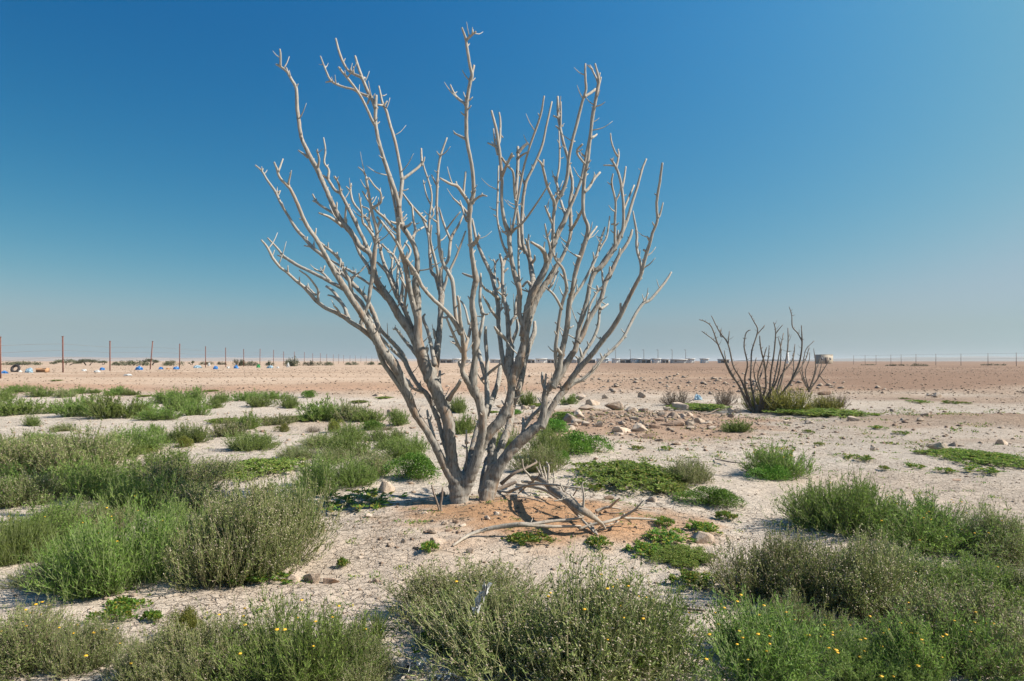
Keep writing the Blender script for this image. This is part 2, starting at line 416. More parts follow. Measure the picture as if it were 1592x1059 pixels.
strk = vnoise(fx_ * 0.35, fy_ * 1.6, 4.0, 21.0); strk2 = vnoise(fx_ * 0.2, fy_ * 2.5, 3.0, 31.0)
over(np.array([0.34, 0.225, 0.15]), fz * sstep(0.55, 0.8, strk) * 0.55)
over(np.array([0.52, 0.40, 0.30]), fz * sstep(0.6, 0.85, strk2) * (0.65 - 0.45 * sstep(0, 15, fx_)))
over(orange, blob(0.2, 6.7, 1.6, 0.95, 0.55, 0.3, 0.4) * 1.0)
over(orange * 1.15, blob(1.3, 6.4, 0.7, 0.5, 0.6, 0.4, 0.3) * 0.6)
crack = (1 - fz) * (0.45 + 0.55 * sstep(0.35, 0.6, vnoise(fx_, fy_, 1.7, 12.0))) * (1 - 0.8 * blob(0.35, 6.75, 1.4, 1.0))
nx, ny = len(gx), len(gy)
ii = np.arange((ny - 1) * nx).reshape(ny - 1, nx)[:, :-1].ravel()
gq = np.stack([ii, ii + 1, ii + nx + 1, ii + nx], 1)
gm = mesh_data("ground", np.stack([fx_, fy_, fz_], 1), gq, M['ground'], None, True,
               {"soil": np.concatenate([colr, np.ones((len(colr), 1))], 1), "crack": crack})
g = link("ground", gm); tag(g, kind="structure")

# far hills (low pale desert rises and a darker scrub ridge on the right)
def ridge(name, x0, x1, y, base, hfun, m, depth=500):
    n = 160
    xs = np.linspace(x0, x1, n)
    hh = hfun(xs)
    V, Q = [], []
    prof = [(-depth, 0.0), (-depth * 0.45, 0.55), (0, 1.0), (depth * 0.6, 0.5), (depth, 0.0)]
    for (dy, f) in prof:
        V.append(np.stack([xs, np.full(n, y + dy), base + hh * f - (0.5 if f == 0 else 0)], 1))
    for j in range(len(prof) - 1):
        i = np.arange(n - 1) + j * n
        Q.append(np.stack([i, i + 1, i + n + 1, i + n], 1))
    o = link(name, mesh_data(name, np.concatenate(V), np.concatenate(Q), m, None, True)); tag(o, kind="structure")
ridge("hill", -3600, -150, 2600, RISE, lambda x: 4 + 11 * sstep(-150, -1100, x) * (0.55 + 0.45 * vnoise(x, x * 0, 420, 3.3)) + 3 * vnoise(x, x * 0, 90, 1.1), M['hill'])
ridge("ridge", 900, 4200, 2400, RISE, lambda x: 3 + 13 * sstep(900, 1700, x) * (0.5 + 0.5 * vnoise(x, x * 0, 350, 5.3)) + 4 * vnoise(x, x * 0, 70, 2.1), M['hilldark'])

# ------------------------------------------------------------------ tubes (branches)
def catmull(Pt, n):
    """resample rows of Pt with n samples per span"""
    Pt = np.asarray(Pt, dtype=np.float64)
    if len(Pt) == 2:
        t = np.linspace(0, 1, max(n, 3))[:, None]
        return Pt[0] * (1 - t) + Pt[1] * t
    A = np.vstack([2 * Pt[0] - Pt[1], Pt, 2 * Pt[-1] - Pt[-2]])
    out = []
    t = np.linspace(0, 1, n, endpoint=False)[:, None]
    for i in range(1, len(A) - 2):
        p0, p1, p2, p3 = A[i - 1], A[i], A[i + 1], A[i + 2]
        out.append(0.5 * ((2 * p1) + (-p0 + p2) * t + (2 * p0 - 5 * p1 + 4 * p2 - p3) * t ** 2 + (-p0 + 3 * p1 - 3 * p2 + p3) * t ** 3))
    out.append(A[-2][None])
    return np.concatenate(out)

def tube(mb, pts, rad, sides=8, n=4, rough=0.06, seed=0, flare=0.0, point=False, mi=0):
    rs = np.random.RandomState(seed)
    D = catmull(np.column_stack([pts, rad]), n)
    p, r = D[:, :3], np.maximum(D[:, 3], 0.0004)
    m = len(p)
    d = np.gradient(p, axis=0); d /= np.linalg.norm(d, axis=1)[:, None] + 1e-12
    arc = np.concatenate([[0], np.cumsum(np.linalg.norm(np.diff(p, axis=0), axis=1))])
    if flare: r = r * (1 + flare * np.exp(-arc / (r[0] * 2.2 + 1e-6)))
    # gentle crookedness
    wob = rs.randn(m, 3) * (r * 0.05)[:, None] if m > 4 else 0
    if m > 4: wob[0] = 0; p = p + wob
    up = np.array([0.31, 0.87, 0.38]); 
    a = np.cross(d, up); a /= np.linalg.norm(a, axis=1)[:, None] + 1e-9
    bb = np.cross(d, a)
    th = np.linspace(0, 2 * np.pi, sides, endpoint=False)
    ph = rs.rand(3) * 6.28
    R = r[:, None] * (1 + rough * np.sin(2 * th[None] + ph[0] + arc[:, None] * 9) + rough * 0.8 * np.sin(3 * th[None] + ph[1] - arc[:, None] * 14) + rough * 0.35 * rs.randn(m, sides))
    V = p[:, None, :] + R[..., None] * (np.cos(th)[None, :, None] * a[:, None, :] + np.sin(th)[None, :, None] * bb[:, None, :])
    V = V.reshape(-1, 3)
    i = np.arange(m - 1)[:, None] * sides; j = np.arange(sides)[None]; j2 = (j + 1) % sides
    Q = np.stack([i + j, i + j2, i + sides + j2, i + sides + j], -1).reshape(-1, 4)
    e0, e1 = len(V), len(V) + 1
    V = np.vstack([V, p[0] - d[0] * r[0] * 0.3, p[-1] + d[-1] * r[-1] * (1.5 if point else 0.25)])
    jj = np.arange(sides); jj2 = (jj + 1) % sides
    T = np.concatenate([np.stack([jj2, jj, np.full(sides, e0)], 1), np.stack([(m - 1) * sides + jj, (m - 1) * sides + jj2, np.full(sides, e1)], 1)])
    thin = np.clip(1.15 - r / 0.028, 0, 1)
    mb.add(V, T, Q, mi, np.concatenate([np.repeat(thin, sides), [thin[0], thin[-1]]]))
    return p, r

def parse(s):
    return np.array([[float(v) for v in q.split(',')] for q in s.split()])

def dead_tree(root, Y0, defs, m, spur=1.0, seed=1, wk=1.0, sides_k=1.0, fused=False):
    """defs: (id, parent, depth change to the tip in metres, 'x,y,w x,y,w ...'); a limb's twigs are its children"""
    rs = np.random.RandomState(seed)
    info, objs, top = {}, {}, {}
    stump = {}                                          # trunk, roots and the feet of its limbs are fused into one smooth surface
    kids = {d[0]: d[1] for d in defs}
    base = np.array(root.location)
    for idx, (i, par, dt, s) in enumerate(defs):
        a = parse(s)
        xy, w = a[:, :2], a[:, 2] * wk * np.where(a[:, 2] < 17, 0.84, 0.95)
        if par is None: y_start = Y0
        else:
            pxy, py_ = info[par]
            dd = np.hypot(*(pxy - xy[0]).T); y_start = float(py_[int(np.argmin(dd))])
        L = np.concatenate([[0], np.cumsum(np.hypot(*np.diff(xy, axis=0).T))]); t = L / L[-1]
        Y = y_start + dt * t ** 1.15
        pts = np.array([P(x, y, yy) for (x, y), yy in zip(xy, Y)]) - base
        rad = w / 2 * Y / F
        if par is not None:                                    # start inside the parent limb
            pts[0] -= (pts[1] - pts[0]) / (np.linalg.norm(pts[1] - pts[0]) + 1e-9) * rad[0] * 0.5
        sides = int((14 if w.max() > 16 else 10 if w.max() > 8 else 7) * sides_k)
        n = 6 if w.max() > 8 else 4
        fuse = fused and (i.startswith('trunk') or (par and par.startswith('trunk')))
        if fuse:
            tk = i if i.startswith('trunk') else par
            sb = stump.setdefault(tk, MB())
            m_ = len(pts) if i.startswith(('trunk', 'root')) else min(4, len(pts))
            tube(sb, pts[:m_], rad[:m_], 14, 6, 0.05, idx, 0.0)
            if i.startswith('trunk') or i.startswith('root'):
                D = catmull(np.column_stack([xy, Y]), 6); info[i] = (D[:, :2], D[:, 2]); continue
            pts, rad = pts[2:], rad[2:].copy(); rad[0] *= 0.93
        mb = MB()
        p, r = tube(mb, pts, rad, max(4, sides), n, 0.045, idx, 0.0 if par is None or w[0] > 11 else 0.3)
        # broken spurs and knots
        Lm = L[-1]; ns = rs.poisson(Lm / 23.0 * spur)
        for _ in range(ns):
            q = int(rs.uniform(0.12, 0.97) * (len(p) - 1))
            d = p[min(q + 1, len(p) - 1)] - p[max(q - 1, 0)]; d /= np.linalg.norm(d) + 1e-9
            o = np.cross(d, rs.randn(3)); o /= np.linalg.norm(o) + 1e-9
            if o[2] < -0.2: o = -o
            ln = rs.uniform(0.02, 0.07) * (0.6 + 0.4 * min(2, r[q] / 0.02)); rr = min(r[q] * 0.6, rs.uniform(0.005, 0.010))
            if rs.rand() < 0.30: ln *= rs.uniform(1.8, 4.2); rr *= 0.75
            v = o * 0.8 + d * rs.uniform(0.1, 0.7); v /= np.linalg.norm(v)
            b0 = p[q] + o * r[q] * 0.4
            tube(mb, np.array([b0, b0 + v * ln * 0.55, b0 + v * ln + np.array([0, 0, ln * 0.2])]), [rr * 1.35, rr, rr * 0.55], 5, 2, 0.08, idx * 31 + _)
        if par is None:
            o = mb.build('trunk' if i.startswith('trunk') else 'limb', m, root, True)
            top[i] = o
        elif i.startswith('root'): o = mb.build('root', m, root, True); top[i] = o
        elif par.startswith('trunk') or top.get(par) is None:
            o = mb.build('limb', m, root, True); top[i] = o
        else:
            o = mb.build('twig' if w[0] < 6.5 else 'branch', m, top[par], True); top[i] = top[par]
        D = catmull(np.column_stack([xy, Y]), 6)
        info[i] = (D[:, :2], D[:, 2])
    for tk, sb in stump.items():
        o = sb.build('trunk', m, root, True)
        md = o.modifiers.new('fuse', 'REMESH'); md.mode = 'VOXEL'; md.voxel_size = 0.011; md.use_smooth_shade = True
        ms = o.modifiers.new('soften', 'SMOOTH'); ms.factor = 0.5; ms.iterations = 7
        dg = bpy.context.evaluated_depsgraph_get()
        me = bpy.data.meshes.new_from_object(o.evaluated_get(dg)); me.name = 'trunk'
        o.modifiers.clear(); o.data = me
        if not me.materials: me.materials.append(m)
    return root

TREE = [
 # two trunks at the ground
 ("trunk1", None, 0.0, "718,801,40 717,791,34 715,776,31 713,762,30 710,748,28 706,734,22 704,722,17"),
 ("trunk2", None, 0.10, "752,796,44 754,783,30 759,766,27 763,750,27 766,735,23 766,722,18"),
 ("root1", "trunk1", -0.25, "712,790,20 704,795,16 694,799,10 684,802,5"), ("root2", "trunk1", -0.3, "720,794,20 724,801,14 727,807,7"), ("root3", "trunk2", -0.3, "748,790,22 742,797,16 737,803,8"), ("root4", "trunk2", -0.1, "758,788,18 768,792,13 780,795,6"), ("root5", "trunk1", 0.3, "722,788,18 732,790,16 742,790,12"),
 # left trunk: outer left limb
 ("A", "trunk1", -0.95, "711,766,15 704,746,17 692,727,15.5 677,694,14 663,669,14 646,644,14 637,622,15 625,592,16.5 612,566,17 597,547,15 578,515,14 571,502,13 554,476,12 533,443,11 518,419,9.5 507,399,9 492,372,8 481,357,7.5 471,338,7 462,316,6.5 452,295,6 447,289,5.5 435,276,5 430,261,4 426,252,3"),
 ("A_a", "A", 0.05, "433,266,3.5 437,255,3.2 440,247,2.6"), ("A_b", "A", -0.05, "448,287,4 451,274,3.2 453,265,2"),
 ("A2", "A", -0.5, "636,624,9 622,602,9.5 607,581,9.5 595,562,9 588,543,9 583,530,9.5 564,513,9.5 547,502,9 533,492,8.5 520,485,8 503,477,7 490,466,7 475,449,6.5 462,438,6 447,424,5.5 435,415,5 424,401,5 418,389,4.5 413,381,4 406,373,3"),
 ("A2a", "A2", -0.15, "495,470,5 494,459,4.5 494,451,4.2 488,441,4 479,430,3.6 471,424,3 465,420,2.3"),
 ("A2b", "A2", 0.1, "490,458,4 482,450,3.5 475,445,2.8"),
 ("A2c", "A2", 0.25, "541,496,8 538,485,7 535,477,6.5 530,470,6.5 522,458,6 515,450,5.5 507,445,4"),
 ("A2d", "A2c", 0.1, "528,468,5 518,461,4 510,459,3"),
 ("A2e", "A2", -0.1, "530,491,4.5 525,482,4 519,475,2.8"),
 ("A3", "A", 0.45, "594,540,9 584,517,8.5 573,491,8 567,479,8 560,468,8 549,458,8 533,449,8 518,441,7 503,433,6.5 484,423,6 465,414,6 452,406,6 441,398,4.5 430,385,4 416,370,3"),
 ("A3a", "A3", 0.1, "445,402,4 432,397,3"), ("A3b", "A3", 0.15, "513,437,4.5 501,424,4 489,419,2.8"), ("A3c", "A3b", 0.0, "501,425,3.5 505,413,2.5"),
 ("B", "A", 0.9, "604,556,10 590,525,9.5 586,502,9 578,481,9 569,464,8.5 560,453,8 549,442,8 537,430,7.5 522,417,7 507,402,7 496,393,6.5 484,383,6.5 473,370,6 460,355,6 447,334,5.2 437,317,4.8 428,298,4.5 416,281,4 407,266,3.5 397,257,2.8"),
 ("Ba", "B", 0.03, "429,300,4 436,297,2.5"), ("Bb", "B", 0.0, "407,267,3 409,262,2"), ("Bc", "B", 0.0, "476,374,4 478,368,2.5"), ("Bd", "B", 0.1, "485,384,4 473,382,2"),
 ("B2", "A3", -0.2, "549,460,7 545,447,6.5 542,434,6.5 535,421,6 530,408,6 524,399,6 513,389,5 498,378,5 484,364,4"),
 ("B2a", "B2", 0.0, "524,400,4 524,392,3"), ("B2b", "B2", 0.1, "544,440,4.5 550,430,3.5 552,424,2.5"),
 ("D", "A2", -0.15, "585,532,10 579,523,9 564,511,8 561,502,7 566,488,6.5 572,474,6.5 575,455,7 578,435,7.5 580,420,8.5 582,398,9 585,374,7 586,359,6.5 581,340,5.5 576,318,5 573,299,5 569,276,4.6"),
 ("Da", "D", 0.1, "571,279,3.5 565,267,3 557,260,2.2"), ("Db", "D", -0.2, "580,323,4.5 591,316,4.5 593,308,4 591,298,3.5 582,289,3 573,276,2.6"),
 ("Dc", "D", 0.0, "585,357,5 588,350,5 591,343,4.5"),
 ("Dd", "D", 0.35, "583,376,5.5 573,346,5 563,333,4.6 550,316,4.2 546,303,3.6 545,293,3.2 546,285,2.4"), ("De", "Dd", 0.0, "545,297,3.2 538,290,2.4"),
 ("Df", "D", -0.3, "584,373,5 571,354,4.5 564,346,4 562,327,3.4 558,301,2.4"), ("Dg", "Dd", 0.1, "573,344,4 574,327,3.6 563,321,2.8"),
 ("LM", "trunk1", 0.35, "700,714,12 688,679,9.5 681,652,9 673,631,9.5 664,614,10 650,599,8 634,572,8.5 628,556,8.5 618,541,8 605,527,8 592,513,7 586,500,6 584,492,4"),
 ("LMa", "LM", -0.2, "657,609,6 646,606,5 637,600,4.5 634,596,3"), ("LMb", "LMa", 0.1, "641,602,4 636,594,4 631,588,3"),
 ("LMc", "LM", -0.1, "632,566,6 622,555,6 606,540,5.5 595,527,4.5 588,518,3"),
 ("A_s", "A", 0.1, "675,686,8 670,664,6 666,650,5.5 664,638,4"),
 # left trunk: middle limb
 ("L2", "trunk1", 0.05, "707,742,20 704,724,20 701,702,19.5 699,683,20 696,652,19.5 686,627,19.5 677,605,22 667,581,24 657,555,20 649,532,18 650,505,15.5 649,477,14 649,466,14 646,440,12.5 649,412,10 646,389,9.5 639,372,9 629,357,9 623,346,10 620,321,8.5 615,300,8 605,272,8 595,242,7 588,216,7 584,193,6.5 584,166,6 585,148,4.5"),
 ("L2k", "L2", -0.25, "698,620,9 702,613,8 709,604,7.5 714,596,7 716,591,6"), ("L2l", "L2", 0.15, "683,600,7 683,588,5.5 684,577,5"), ("L2m", "L2", 0.0, "659,556,8 663,546,7 664,540,6.5"),
 ("C", "L2", 0.45, "652,543,17 643,524,15.5 635,511,15.5 622,494,15 610,473,14.5 597,454,13.5 587,440,12.5 582,425,11.5 578,401,10 571,391,9.5 560,383,9.5 547,363,10 532,346,10 520,325,9.5 511,304,9 501,281,8.5 493,263,9 484,248,8.5 477,233,8 469,215,7 465,190,6.5 462,166,6.5 461,141,6 458,132,6 450,118,5 446,111,4.6 435,103,4.2 429,100,3"),
 ("Ca", "C", -0.05, "436,104,4 436,86,3.8 435,76,2.8"), ("Cb", "C", 0.0, "447,112,3.5 445,105,2.4"), ("Cc", "C", 0.1, "478,244,4.5 464,234,3"),
 ("Cd", "C", -0.15, "493,264,5 496,250,4 495,242,3.5 492,233,2.4"),
 ("Ce", "C", 0.3, "580,404,7.5 567,376,7 556,353,7 547,334,6.5 539,319,6.5 530,302,6 520,295,5.5 511,280,5 502,273,4"),
 ("Cf", "Ce", 0.1, "510,278,4.5 511,264,4 504,253,3.6 506,234,3.3 503,214,2.3"), ("Cg", "Ce", -0.1, "530,301,5 526,285,4 520,274,3"), ("Ch", "Ce", 0.0, "539,320,4 544,318,3"),
 ("Ci", "C", -0.1, "537,348,5 537,335,4 538,320,3.5"),
 ("Cj", "C", -0.3, "532,351,6 513,338,5 496,331,3.6"), ("Ck", "C", 0.2, "523,334,5.5 507,325,4.8 493,315,4 486,302,2.8"), ("Cl", "Ck", 0.0, "494,315,3.5 486,312,2.6"),
 ("Cm", "C", 0.25, "576,424,7 573,416,6.5 560,395,6 549,370,5 545,360,4"),
 ("Cn", "C", 0.3, "600,464,6 590,454,5.2 569,438,5 547,423,5 530,414,4.5 513,404,3.4"),
 ("Co", "L2", 0.2, "652,557,8 641,543,7 633,534,6 620,517,5 614,509,3"), ("Cp", "Co", 0.0, "624,522,4 617,513,3.5 611,512,2.4"),
 ("C5", "L2", 0.55, "647,526,10 642,513,9 631,487,8.5 622,468,8 616,458,8 610,435,7 599,416,6 591,386,5 588,371,3.2"),
 ("C5a", "C5", 0.2, "618,462,7 610,445,7 601,423,6.5 586,408,4"), ("C5b", "C5", 0.25, "622,470,7 626,445,6 625,427,5.5 614,401,5 602,388,4 593,380,3"),
 ("C5c", "C5", -0.1, "636,500,5 629,476,5 631,450,5 622,431,3.5"), ("C5d", "C5", 0.2, "609,437,5 609,416,4.5 612,393,4 618,377,3"), ("C5e", "C5", 0.4, "618,462,5.5 618,431,4.5 622,397,4 633,374,3"),
 ("C5f", "C5", 0.3, "606,430,4.5 596,404,4 590,392,3"), 
 ("E2", "L2", -0.3, "650,500,11 642,471,10.5 635,440,10 631,416,9 624,392,8 620,378,8 619,356,7.5 619,338,6"),
 ("E2a", "E2", -0.35, "641,425,7 637,412,7 627,397,6 616,376,5.5 601,355,5 586,337,4"), ("E2b", "E2", -0.25, "620,362,6 612,355,5.5 597,338,5 586,329,4.6 574,314,4 563,297,2.6"), ("E2c", "E2b", 0.0, "598,339,4 597,333,2.6"),
 ("E2d", "E2", 0.15, "628,404,5 634,400,5 638,390,4.5 634,382,4 629,378,3"),
 ("Ea", "L2", 0.1, "618,347,5 612,310,5 604,273,5 602,262,3"),
 ("Eb", "L2", -0.25, "584,196,6 579,188,5.5 569,166,5 560,149,4.6 547,130,4.4 533,113,4.2 526,104,3.2"),
 ("Ec", "L2", 0.15, "584,168,7 579,156,7 571,141,6.5 564,124,6 558,107,5 552,87,3.6"), ("Ed", "Ec", 0.15, "562,120,5.5 552,116,5 541,109,4.6 533,96,4.4 526,77,4.2 522,60,3.4"),
 ("Ee", "Ec", -0.1, "574,150,5.5 560,145,4.8 549,139,4.4 530,134,4.2 515,126,4 507,111,3.2 498,87,2.2"), ("Ef", "Ee", 0.0, "515,126,3.4 506,128,2.4"), ("Eg", "Ec", 0.0, "576,149,4 571,162,3.6"), ("Eh", "Ec", 0.1, "563,122,5 567,121,4"),
 ("Fm", "L2", 0.35, "620,322,8 623,302,7 625,282,7 624,273,6.5 620,248,6 615,223,5.8 608,199,5.5 601,174,5 595,161,4.6 589,134,3"), ("Fa", "Fm", 0.25, "625,279,6 635,272,5 654,256,4.6 655,240,4 655,231,3"), ("Fb", "Fa", 0.0, "655,257,4 659,250,3 660,244,2.4"), ("Fc", "Fm", 0.0, "597,164,4 602,157,2.6"), ("Fd", "Fm", -0.1, "596,164,4 587,163,3.5"),
 ("G", "L2", 0.55, "634,366,6 641,369,5.5 646,359,5 643,344,4.6 641,323,4 637,316,4 623,297,3"), ("Ga", "G", 0.2, "645,361,4.5 652,357,4 659,353,3"), ("Gb", "G", 0.2, "637,316,4.2 652,333,4.5 663,345,4.5"),
 ("El", "L2", -0.15, "626,348,6 614,347,5 607,344,3"), ("Em", "L2", -0.15, "629,353,5.5 635,351,5 640,346,3"),
 ("J0", "L2", 0.2, "676,566,9 673,551,7.5 667,521,6.5 658,496,5.5 661,488,3.5"),
 # rear pale stem
 ("Hh", "L2", 1.35, "668,588,17 676,572,14 678,560,13.5 682,524,12 685,487,10 686,456,11.5 683,446,10.5 678,431,8 671,423,6.5 669,405,5.5 668,393,5.5 667,371,5.5 663,354,5 658,342,4.5 654,334,3"),
 ("Ha", "Hh", 0.1, "666,362,5 668,335,4.4 671,312,3.8 670,295,3.4 663,272,3.2 658,255,2.8 660,244,2"), ("Hb", "Ha", 0.1, "668,340,4 674,333,3.4 671,321,3.2 663,304,3 658,280,2.2"),
 ("Hc", "Hh", -0.2, "682,440,7 680,420,5.5 673,393,5 669,371,4 671,350,3"),
 ("Hd", "Hh", 0.3, "687,450,8 686,420,6.5 697,403,6 701,371,5.6 712,352,4.6 720,335,3.2"), ("He", "Hd", 0.1, "700,372,4.6 690,348,4 684,329,3.5 682,322,2.5"), ("Hf", "He", 0.0, "694,357,3.5 705,342,3 716,329,2.3"),
 ("Hg", "Hh", 0.1, "688,452,7 694,436,5.5 695,429,5 710,397,4.4 724,359,3"), ("Hi", "Hh", 0.0, "677,525,6 675,516,5 674,511,3"), 
 # left trunk: right limb (brown streaked, reaches the top)
 ("Mm", "trunk1", -0.75, "717,786,14 721,768,18 729,747,18.5 738,724,18 744,698,16.5 750,673,16 750,648,16.5 744,621,15 735,600,17 738,562,12 739,536,12 737,496,12 734,471,10.5 737,449,10.5 740,435,12 736,412,8.5 732,384,8 730,346,8 731,320,9.5 736,299,7 734,261,7 726,219,7 725,185,6.5 726,157,7 731,129,7 734,117,6.5 731,104,5.5 726,75,5 724,60,4.6 718,43,3.2"),
 ("Ma", "Mm", 0.05, "732,122,5.5 735,110,5 737,102,4.6"), ("Mb", "Mm", -0.05, "725,62,4.5 735,53,4 740,49,3"), ("Mc", "Mb", 0.0, "735,53,3 735,46,2"),
 ("Md", "Mm", 0.15, "724,163,6 721,160,5 708,149,4.5 700,132,2.8"), ("Me", "Mm", 0.1, "725,217,5.5 720,214,5 706,207,3"),
 ("Mf", "Mm", -0.3, "730,318,7 728,314,7 719,301,6.5 711,290,6 700,286,5 684,277,3.5"), ("Mg", "Mf", 0.0, "720,302,5 721,295,4.2 724,267,3.6"), ("Mh", "Mf", 0.0, "710,290,4 709,282,2.5"), 
 ("Mi", "Mm", -0.1, "735,316,5 738,311,4.5 749,304,4 757,305,2.4"), ("Mj", "Mi", 0.0, "748,305,3.2 750,300,2"),
 ("Mk", "Mm", 0.25, "729,336,5.5 726,331,5 719,322,4.5 713,316,4 704,308,3"), ("Ml", "Mk", 0.1, "727,343,4.5 724,340,4.5 715,312,3.2"), 
 ("Mn", "Mm", -0.1, "736,380,7 741,374,7 745,366,5"), ("Mo", "Mm", 0.15, "738,432,5 726,428,4.5 719,425,3"),
 ("Mp", "Mm", 0.25, "738,548,8 742,540,7 745,523,6.5 751,493,6.5 746,469,6 747,440,5 747,425,4"), ("Mq", "Mp", -0.1, "749,486,5 755,489,4 759,488,2.5"),
 ("K", "Mm", -0.45, "738,608,14 724,588,11.5 718,574,8.5 721,560,9.5 721,543,9.5 718,515,7.5 715,495,7 714,475,6 711,460,4.5"),
 ("Ka", "K", 0.2, "722,545,7 727,528,6.5 731,511,6 734,498,5"), ("Kb", "K", 0.1, "719,545,6 712,538,5.5 704,531,3.5"), ("Kc", "K", -0.2, "718,546,6 712,536,5.5 701,511,5 694,494,4"),
 ("Kd", "K", 0.2, "729,503,4.5 724,482,4.2 719,471,3.5 715,467,3"), ("Ke", "K", 0.0, "718,572,6 714,567,5 713,560,3.5"),
 ("I", "K", 0.1, "717,518,8.5 711,505,8.5 707,478,7.5 704,440,7.5 697,424,7 690,412,7 684,393,6.5 681,355,5.5 679,318,5 680,285,4.8 681,268,4.6 685,242,4.2 695,214,2.6"), ("Ia", "I", 0.05, "680,290,4 675,281,3.4 671,272,2.5"), ("Ib", "I", 0.0, "687,406,4 688,398,3.5 688,390,2.6"),
 ("J", "K", -0.35, "716,517,9 707,502,8.5 697,488,8 682,473,7.5 671,463,7 656,445,7 650,432,7 643,420,7 638,412,6"), ("Ja", "J", 0.0, "699,491,5 692,494,4 687,493,2.5"), ("Jb", "J", 0.0, "661,452,4 664,447,2.6"),
 ("Rr", "Mm", 0.9, "748,660,13 757,640,12 763,625,11.5 770,608,10 775,592,9.5 777,574,8 780,560,7.5"), ("Rq", "Mm", 0.75, "750,652,10 757,632,9 757,597,8 752,578,7.5 744,546,7 741,530,5"), ("Rs", "Rr", 0.35, "757,640,8 756,600,8 757,560,7.5 755,530,7 755,508,5"),
 ("Rt", "Rq", -0.2, "749,590,6 757,583,5.5 765,576,5 781,564,4"), ("Ru", "Rt", 0.0, "757,582,5 752,573,4.5 750,565,3.5"),
 ("Rv", "trunk1", 0.55, "722,745,18 727,725,15 734,700,13 741,672,11 748,650,9"), 
 ("Rw", "trunk1", -0.1, "724,730,6 726,705,5 725,690,4.5 725,669,3"), ("Rx", "Rw", 0.0, "726,697,4 718,692,2.5"),
 # S: big curved limb from the left trunk to the middle right
 ("Sa", "Mm", 0.15, "736,735,14 742,716,15 749,695,15 757,679,17 768,665,17.5 781,651,17 790,631,16.5 795,607,15 797,588,17 806,566,17 813,542,14 817,522,14.5 815,510,12 809,495,9.5 807,478,9.5 808,455,9.5 802,433,10 796,408,8.5 792,380,8.5 791,362,9 784,343,7 780,314,6 780,277,6 777,239,6 774,220,6 772,204,5.6 764,172,4"),
 ("Sb", "Sa", 0.1, "774,226,5 777,216,4.5 778,190,4 776,175,3"), ("Sc", "Sa", 0.05, "774,240,4 770,226,3.5 767,200,2.6"), ("Sd", "Sc", 0.0, "770,228,3.6 758,222,2.8"), ("Se", "Sb", 0.0, "778,210,3.6 782,214,2.6"),
 ("Sf", "Sa", -0.3, "793,365,6 796,358,5.5 802,326,4.6 813,267,4.3 824,227,4.2 840,181,4 846,149,3"), ("Sg", "Sf", -0.4, "797,360,5 801,356,4.8 813,346,4.2 832,320,3.6 855,284,2.4"),
 ("Sh", "Sa", 0.3, "792,398,6 786,390,5 779,371,4.4 773,337,4 774,295,3.7 775,258,2.8"), ("Si", "Sa", -0.15, "780,274,6 787,258,5 794,244,5 796,238,4"), ("Sj", "Si", 0.0, "794,245,4.4 799,242,3.6"),
 ("Sk", "Sa", 0.4, "780,246,4.4 790,259,4.2 798,269,4.2 800,303,4.2 804,326,4"),
 ("Sl", "Sa", 0.15, "791,356,4 784,361,3.5 780,360,2.4"),
 ("N", "Sa", 0.95, "797,592,11 790,584,9 785,574,8.5 782,559,8.5 778,533,8.5 775,505,8 775,482,8.5 774,472,8 770,452,7.5 764,429,7 755,408,6.5 742,378,5.6 736,350,4.6 734,340,3"),
 ("Na", "N", 0.2, "769,440,5 769,425,4.5 770,410,4.2 775,403,2.6"), ("Nb", "N", 0.1, "771,450,5 777,446,4 773,432,3.8"), ("Nc", "N", -0.3, "775,465,6.5 764,455,5.5 755,450,5 750,444,3.5"), ("Nd", "N", -0.2, "775,496,6.5 766,486,5.5 758,472,5 751,461,3.2"), ("Ne", "N", 0.0, "776,484,5 783,478,3"), ("Nf", "Na", 0.0, "770,411,3.6 767,403,2.5"), ("Ng", "N", 0.0, "766,428,4.5 761,418,3.5 760,412,2.4"),
 ("Q", "Sa", 0.5, "796,590,17 792,575,16 792,556,16 793,540,15 791,527,11 789,493,8 786,475,8 783,463,7.5 781,437,6.5 781,412,6.5 777,395,4"), ("Qa", "Q", 0.1, "781,416,6 785,404,6 790,396,5"), ("Qb", "Q", 0.2, "794,536,8 799,525,6.5 804,512,6 804,497,4.5"), ("Qc", "Q", 0.3, "791,506,7 797,498,7 802,490,6.5 802,470,5 809,446,4"), ("Qd", "Q", -0.25, "791,532,7.5 780,521,6.5 774,516,6 769,508,4"), ("Qe", "Q", 0.0, "782,424,4.5 790,417,3"), ("Qf", "Q", 0.0, "789,492,4 791,480,2.5"), ("Qg", "Q", -0.1, "784,462,4 772,452,3"),
 ("S3", "Sa", 0.6, "791,645,14 798,627,13 806,606,12 812,582,11 816,560,11 824,535,10 831,516,8.5 831,500,5"), 
 ("T", "Sa", 0.75, "815,528,15 820,505,15 826,484,15 834,464,14.5 844,448,13 853,435,11.5 864,416,9.5 873,402,7 882,382,6.5 887,363,6.5 887,333,6.5 886,314,6.5 890,287,6 886,264,5.5 882,243,5.5 875,218,5.5 868,181,5.2 867,150,4"),
 ("Ta", "T", 0.0, "871,200,4 872,182,3.6 872,158,2.6"), ("Tb", "T", -0.05, "868,183,4 860,180,2.6"), ("Tc", "T", 0.1, "869,200,4 864,196,2.6"), ("Td", "T", -0.3, "887,358,6 894,348,5.5 903,331,5 907,322,4"),
 ("T2", "Sa", 0.2, "813,520,15 817,498,14.5 822,474,14 831,450,13 843,428,12 851,408,11.5 858,390,11 862,377,10 868,362,9.5 876,346,9 882,331,8 889,316,6.5 896,300,6 905,274,5.5 912,238,5.2 918,205,5 921,178,5 925,160,5 930,137,5 934,120,4"),
